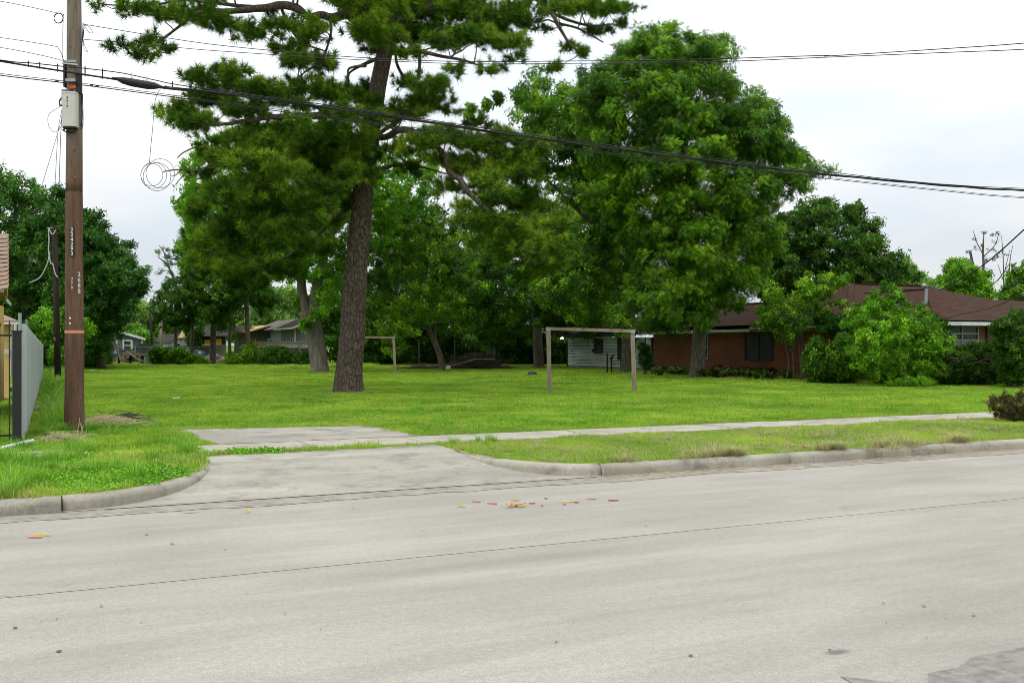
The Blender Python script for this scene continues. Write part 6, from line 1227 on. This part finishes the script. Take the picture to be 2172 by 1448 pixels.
bush('large bright green bush before the brick house, tallest in the row', (1905, 818), 37.0, [(1800, 742), (1812, 690), (1790, 672), (1822, 660), (1845, 640), (1850, 615), (1880, 640), (1890, 622), (1905, 628), (1900, 660), (1925, 645), (1935, 668), (1965, 655), (1985, 690), (2010, 720), (2030, 760), (1990, 800), (1950, 812), (1850, 812), (1810, 790)], M_lC, .13, 10, 165, 2.1, 24, 5, 61, extra=[(1840, 645, 5, 13), (1868, 632, 5, 13), (1890, 618, 4, 11), (1918, 638, 4, 11), (1950, 652, 5, 9), (1988, 692, 9, 6), (2018, 722, 9, 6), (2034, 748, 10, 6), (1806, 666, 9, 6), (1793, 690, 9, 6), (1808, 718, 9, 6), (1876, 612, 4, 9), (1800, 740, 10, 6), (1903, 620, 5, 9), (1858, 622, 5, 8), (1818, 655, 6, 10), (1928, 650, 5, 8), (1948, 662, 6, 8), (1903, 635, 7, 9)])
bush('lower green bush leaning left of the tallest bush', (1760, 812), 39.0, [(1708, 770), (1712, 735), (1735, 705), (1745, 740), (1765, 745), (1785, 705), (1815, 735), (1835, 790), (1800, 815), (1740, 815), (1715, 800)], M_lA, .14, 11, 100, 1.4, 28, 5, 62)
bush('dark vine covering the eave left of the tallest bush', (1790, 800), 41.2, [(1722, 672), (1760, 665), (1800, 668), (1850, 670), (1870, 690), (1850, 760), (1800, 770), (1790, 720), (1740, 700)], M_lB, .12, 12, 110, .5, 40, 5, 63, name='climbing_vine', cat='vine')
bush('vine hanging over the eave corner right of the tallest bush', (1985, 800), 37.6, [(1950, 675), (1975, 668), (2005, 680), (2008, 710), (1995, 740), (1980, 800), (1940, 800), (1945, 720)], M_lB, .12, 11, 80, .5, 38, 5, 64, name='climbing_vine', cat='vine')
bush('low bush with bare grey twigs under the front window', (2060, 812), 36.8, [(1990, 765), (2010, 740), (2030, 735), (2060, 728), (2080, 722), (2110, 735), (2125, 780), (2110, 808), (2020, 808), (1985, 800)], M_lB, .11, 12, 85, .8, 26, 5, 65, stems=8)
bush('upright dark green shrub at the right edge', (2150, 818), 35.0, [(2118, 740), (2108, 690), (2125, 668), (2148, 672), (2160, 655), (2180, 680), (2210, 690), (2225, 760), (2200, 800), (2165, 812), (2130, 812), (2120, 780)], M_lB, .11, 14, 150, 1.2, 46, 5, 66, extra=[(2150, 665, 6, 10), (2112, 700, 6, 8), (2165, 665, 5, 8)])
g = Geo(); r = random.Random(9)
for i in range(40):
    a = W(2035+r.uniform(-40, 60), 775+r.uniform(-25, 25), 36.0); d = np.array((r.uniform(-1, 1), r.uniform(-.3, .3), r.uniform(-.25, .3)))*r.uniform(.3, .9); g.tube(smooth([a, a+d*.5+(0, 0, r.uniform(-.1, .1)), a+d], 3), [.012]+[.010]*5+[.006], 4)
g.build('fallen_branches', M_pale, label='tangle of bare grey twigs before the low bush', cat='branches')
# young bush against the shed corner
bush('thin dark sapling against the white shed boards', (1374, 792), 49.5, [(1352, 735), (1362, 728), (1380, 735), (1384, 765), (1378, 785), (1362, 775)], M_lB, .13, 6, 30, .4, 16, 5, 67, name='sapling', cat='sapling')
# cast-iron plants under the wall: large arching leaves, each plant a clump
def bigleaf(P, D, L, wd, var, g):
    D = D/np.linalg.norm(D); X = np.cross(D, (0, 0, 1.)); X = X/max(np.linalg.norm(X), 1e-3); pts = []
    for u, k in ((0, .12), (.3, .8), (.6, 1), (.85, .6), (1, .03)): c = P+D*L*u-np.array((0, 0, 1))*L*.55*u*u; pts += [c-X*wd*k/2, c+(0, 0, -.02)*1, c+X*wd*k/2]
    g.add(pts, [(i*3+j, i*3+j+1, i*3+j+4, i*3+j+3) for i in range(4) for j in range(2)], var)
M_fern = leafmat('broad_leaf', (.012, .026, .006), (.024, .05, .009), (.05, .095, .014), .15, .6, .15, .8); M_brl = plain('withered_leaf', (.26, .13, .06), (.14, .075, .035), 4, rough=.7, bmp=0)
r = np.random.default_rng(6); k_ = 0
def clumps(px0, px1, py0, py1, n, kd, label, grp, L=.95):
    for i in range(n):
        px = px0+(px1-px0)*(i+.5)/n+r.normal(0, 3); py = r.uniform(py0, py1); b = G(px, py); g = Geo(); g2 = Geo()
        for j in range(20):
            a = r.uniform(0, 6.28); d = np.array((math.cos(a), math.sin(a), r.uniform(1.1, 2.6))); q = b+np.array((r.normal(0, .12), r.normal(0, .12), 0))
            br = r.uniform() < kd; bigleaf(q, d, L*r.uniform(.7, 1.3)*(.7 if br else 1), .15*r.uniform(.8, 1.3), r.uniform(.1, 1), g2 if br else g)
        o = empty('foliage_plant', b, label, 'plant', grp)
        if g.n: g.build('leaf_clump', M_fern, o)
        if g2.n: g2.build('withered_leaf_clump', M_brl, o)
clumps(1385, 1462, 790, 799, 9, .3, 'broad-leaved plant with brown leaves left of the big pecan trunk', 'broad-leaved plants left of the big pecan')
clumps(1500, 1715, 795, 806, 26, .34, 'broad-leaved plant with withered leaves along the brick wall', 'broad-leaved plants right of the big pecan', 1.0)
clumps(1510, 1700, 788, 795, 18, .15, 'darker broad-leaved plant close to the brick wall', 'rear row of plants by the wall', 1.25)
bush('ivy covered low growth along the wall right of the tallest bush', (2040, 815), 37.4, [(1985, 795), (2040, 788), (2110, 790), (2125, 812), (1990, 815)], M_lB, .13, 8, 50, .6, 24, 5, 68, name='ground_ivy', cat='ivy')
bush('low leafy fringe at the foot of the tallest bush', (1930, 826), 35.6, [(1880, 812), (1920, 800), (1970, 804), (1990, 822), (1950, 828), (1890, 826)], M_lC, .1, 7, 50, .6, 22, 5, 69)
# dead dark bush at the right by the sidewalk
o = bush('dried dark brown bush by the sidewalk at the right edge', (2150, 898), 20.0, [(2098, 850), (2125, 835), (2150, 842), (2180, 825), (2230, 830), (2250, 880), (2210, 902), (2140, 900), (2112, 880)], leafmat('withered_dark', (.02, .018, .008), (.045, .042, .018), (.11, .10, .045), .15, .6, .1, 3), .055, 8, 62, .55, 20, 4, 70, stems=12, extra=[(2128, 838, 7, 8), (2108, 850, 7, 6), (2168, 832, 7, 9), (2100, 858, 6, 4)])
# bushes and weeds at the back fence
for lb, px, Y, po, lf, sd in (('leafy green bush at the left of the back fence, left of two', 338, 68, [(318, 745), (330, 737), (352, 742), (362, 760), (345, 774), (322, 772)], M_lA, 71), ('leafy green bush at the back fence, right of two', 380, 68, [(356, 750), (372, 738), (395, 742), (406, 760), (398, 774), (360, 774)], M_lA, 72), ('loose weeds right of the standpipe', 500, 69, [(480, 760), (490, 748), (505, 755), (525, 745), (530, 775), (480, 776)], M_lA, 73), ('thick dark bush against the brown board fence', 600, 68, [(550, 775), (552, 745), (570, 736), (600, 738), (625, 750), (658, 752), (662, 775)], M_lB, 74), ('weedy growth round the orange board', 530, 70, [(510, 762), (515, 735), (535, 728), (548, 745), (545, 774), (512, 774)], M_lA, 75), ('weeds between rubble and standpipe', 420, 68.5, [(405, 772), (410, 755), (430, 762), (440, 775)], M_lC, 76)):
    bush(lb, (px, 774), Y, po, lf, .2, 5.5, 34 if sd != 74 else 62, .9, 17, 5, sd, group='bushes along the back fence')
# dark undergrowth and hedge closing the back
def hedge(label, poly, Y, leaf, rp, n, dep, nt, seed, L=.3, hl=()):
    r = np.random.default_rng(seed); bl = crown_blobs(poly, rp, n, Y, dep, r, hl); C = [(W(b[0], b[1], Y+b[4]), np.array((b[2], b[2], b[3]))*Y/F) for b in bl]
    broadleaf_leaves(C, 0, Y, r, nt, 5, L, .5).build('undergrowth', leaf, kind='stuff', label=label)
hedge('dark undergrowth closing the back of the lot behind the slim trees', [(770, 650), (900, 620), (1060, 660), (1200, 640), (1330, 640), (1330, 790), (1205, 784), (770, 778)], 79, M_lB, 24, 210, 2.5, 50, 81, .34)
hedge('dark low thicket behind the brush pile', [(775, 720), (900, 715), (1060, 722), (1200, 715), (1330, 720), (1330, 786), (775, 780)], 84, M_lB, 14, 150, 1.5, 46, 85, .34)
hedge('dark foliage behind the trunks left of the pine', [(655, 690), (700, 650), (790, 640), (800, 775), (680, 775)], 76, M_lB, 22, 60, 2, 44, 82, .3)
hedge('dark hedge at the foot of the left trees', [(140, 700), (225, 735), (228, 776), (-120, 776), (-120, 700)], 63.5, M_lD, 16, 120, 1.5, 40, 83, .24)
hedge('overgrown strip along the metal fence', [(100, 772), (100, 740), (125, 735), (135, 774)], 50, M_lC, 7, 26, 1, 24, 84, .18)
# brush piles
def brush(name, label, c, rx, ry, h, n, L, rad, mat, seed, cat='brush pile', leaves=None):
    r = np.random.default_rng(seed); o = empty(name, c, label, cat); g = Geo()
    for i in range(n):
        u, v = np.clip(r.normal(0, .45, 2), -1, 1); z = h*max(0, 1-u*u)*max(0, 1-v*v)*r.uniform(0, 1); a = r.uniform(0, 6.28); l = L*r.uniform(.4, 1.2); p = c+np.array((u*rx, v*ry, z+.03)); d = np.array((math.cos(a)*1.2, math.sin(a)*.7, r.uniform(-.25, .45)))*l/2
        a_, b_ = p-d, p+d; a_[2] = max(a_[2], GZ+.02); b_[2] = max(b_[2], GZ+.02); m_ = (a_+b_)/2+r.normal(0, .1, 3)*l; m_[2] = max(m_[2], GZ+.02); q = rad*r.uniform(.4, 1.3); g.tube(smooth([a_, m_, b_], 3), np.linspace(q, q*.4, 7), 4)
    g.build('stick_mass', mat, o, kind='stuff')
    if leaves:
        P = c+r.normal(0, .42, (leaves[0], 3))*(rx, ry, 0)+np.c_[np.zeros((leaves[0], 2)), r.uniform(.02, h*.6, leaves[0])]; leafquads(P, r.normal(0, 1, P.shape)*(1, 1, .3), r.uniform(.6, 1.2, len(P))*leaves[1], .5, r.uniform(0, 1, len(P)), r).build('leaf_litter', leaves[2], o, kind='stuff')
    return o
bc = G(1010, 783); brush('brush_pile', 'heap of cut branches under the trees right of the slim tree', bc, 1.9, .9, 1.0, 420, 1.5, .022, M_twig, 91, leaves=(1500, .12, M_dead))
Geo().tube(smooth([G(930, 784), W(985, 768, 56), W(1010, 762, 56), W(1050, 762, 56.3)]), [.05]*6+[.04]*6+[.03]*7, 6).build('cut_branch', M_pale, label='long pale branch lying over the brush pile', cat='branch')
brush('brush_pile', 'low scatter of dead leaves and sticks left of the slim tree', G(900, 783), 1.7, .5, .25, 160, .7, .015, M_twig, 92, leaves=(1300, .12, M_dead))
bc = G(225, 906); brush('brush_pile', 'heap of dry stalks and cut weeds beside the brown utility pole', bc, .75, .55, .17, 330, .5, .005, M_straw, 93, leaves=(4200, .06, M_weed))
brush('brush_pile', 'darker sticks lying on top of the dry stalks by the pole', G(258, 897), .35, .2, .13, 70, .7, .009, M_twig, 94)
brush('brush_pile', 'dried stalks on the verge left below the brown pole', G(130, 937), .35, .2, .1, 130, .4, .005, M_straw, 95)
brush('brush_pile', 'dead leaves and stalks behind the pole by the metal fence', G(125, 868), .5, .7, .1, 150, .5, .006, M_straw, 96, leaves=(500, .07, M_dead))
g = Geo(); r = random.Random(2)
for px, py, h_ in ((160, 893, 24), (168, 905, 14), (172, 905, 28), (164, 920, 20), (176, 915, 18), (180, 928, 22), (170, 930, 30), (158, 925, 22)):
    b = G(px, 925); t_ = W(px+r.uniform(-2, 9), py-h_*.3, b[1]); g.tube([b, (b+t_)/2+(.02, 0, 0), t_], [.010, .009, .006], 5)
g.build('dry_stalks', M_straw, label='pale dry stalks standing at the foot of the brown pole', cat='stalks')
g = Geo(); r = random.Random(12)
LB_ = [(1180, 1361, 9), (1465, 1390, 12), (125, 1381, 13), (32, 1331, 12), (215, 1285, 9), (365, 1153, 9), (1760, 1378, 8), (1960, 1285, 10), (2065, 1305, 8), (300, 1320, 4), (605, 1302, 6), (478, 1165, 5), (1873, 1279, 6), (1800, 1251, 6), (1798, 1191, 5), (120, 1312, 6), (1370, 1115, 6), (1205, 1092, 5), (1435, 1040, 4), (1880, 1320, 5), (275, 1322, 3), (440, 1302, 3), (460, 1301, 3), (1965, 1353, 5), (1900, 1405, 4), (680, 1336, 5), (230, 1416, 4)]+[(r.uniform(0, 2172), r.uniform(1120, 1440), r.uniform(1.2, 3.2)) for _ in range(150)]
for px, py, w_ in LB_:
    b = G(px, py, .004); k = w_*b[1]/F; an = r.uniform(-.6, .6); m = 7
    g.poly([b+np.array((math.cos(an)*math.cos(q)*k*.5-math.sin(an)*math.sin(q)*k*.42, math.sin(an)*math.cos(q)*k*.5+math.cos(an)*math.sin(q)*k*.42, .002+.004*r.random())) for q in [2*math.pi*i/m+r.uniform(-.2, .2) for i in range(m)]], r.uniform(.2, .9))
g.build('leaf_bits', plain('dark_leaf_bit', (.12, .11, .10), (.06, .055, .055), 9, bmp=0), kind='stuff', label='dark leaf bits and small stains scattered on the street')
do_scatter()
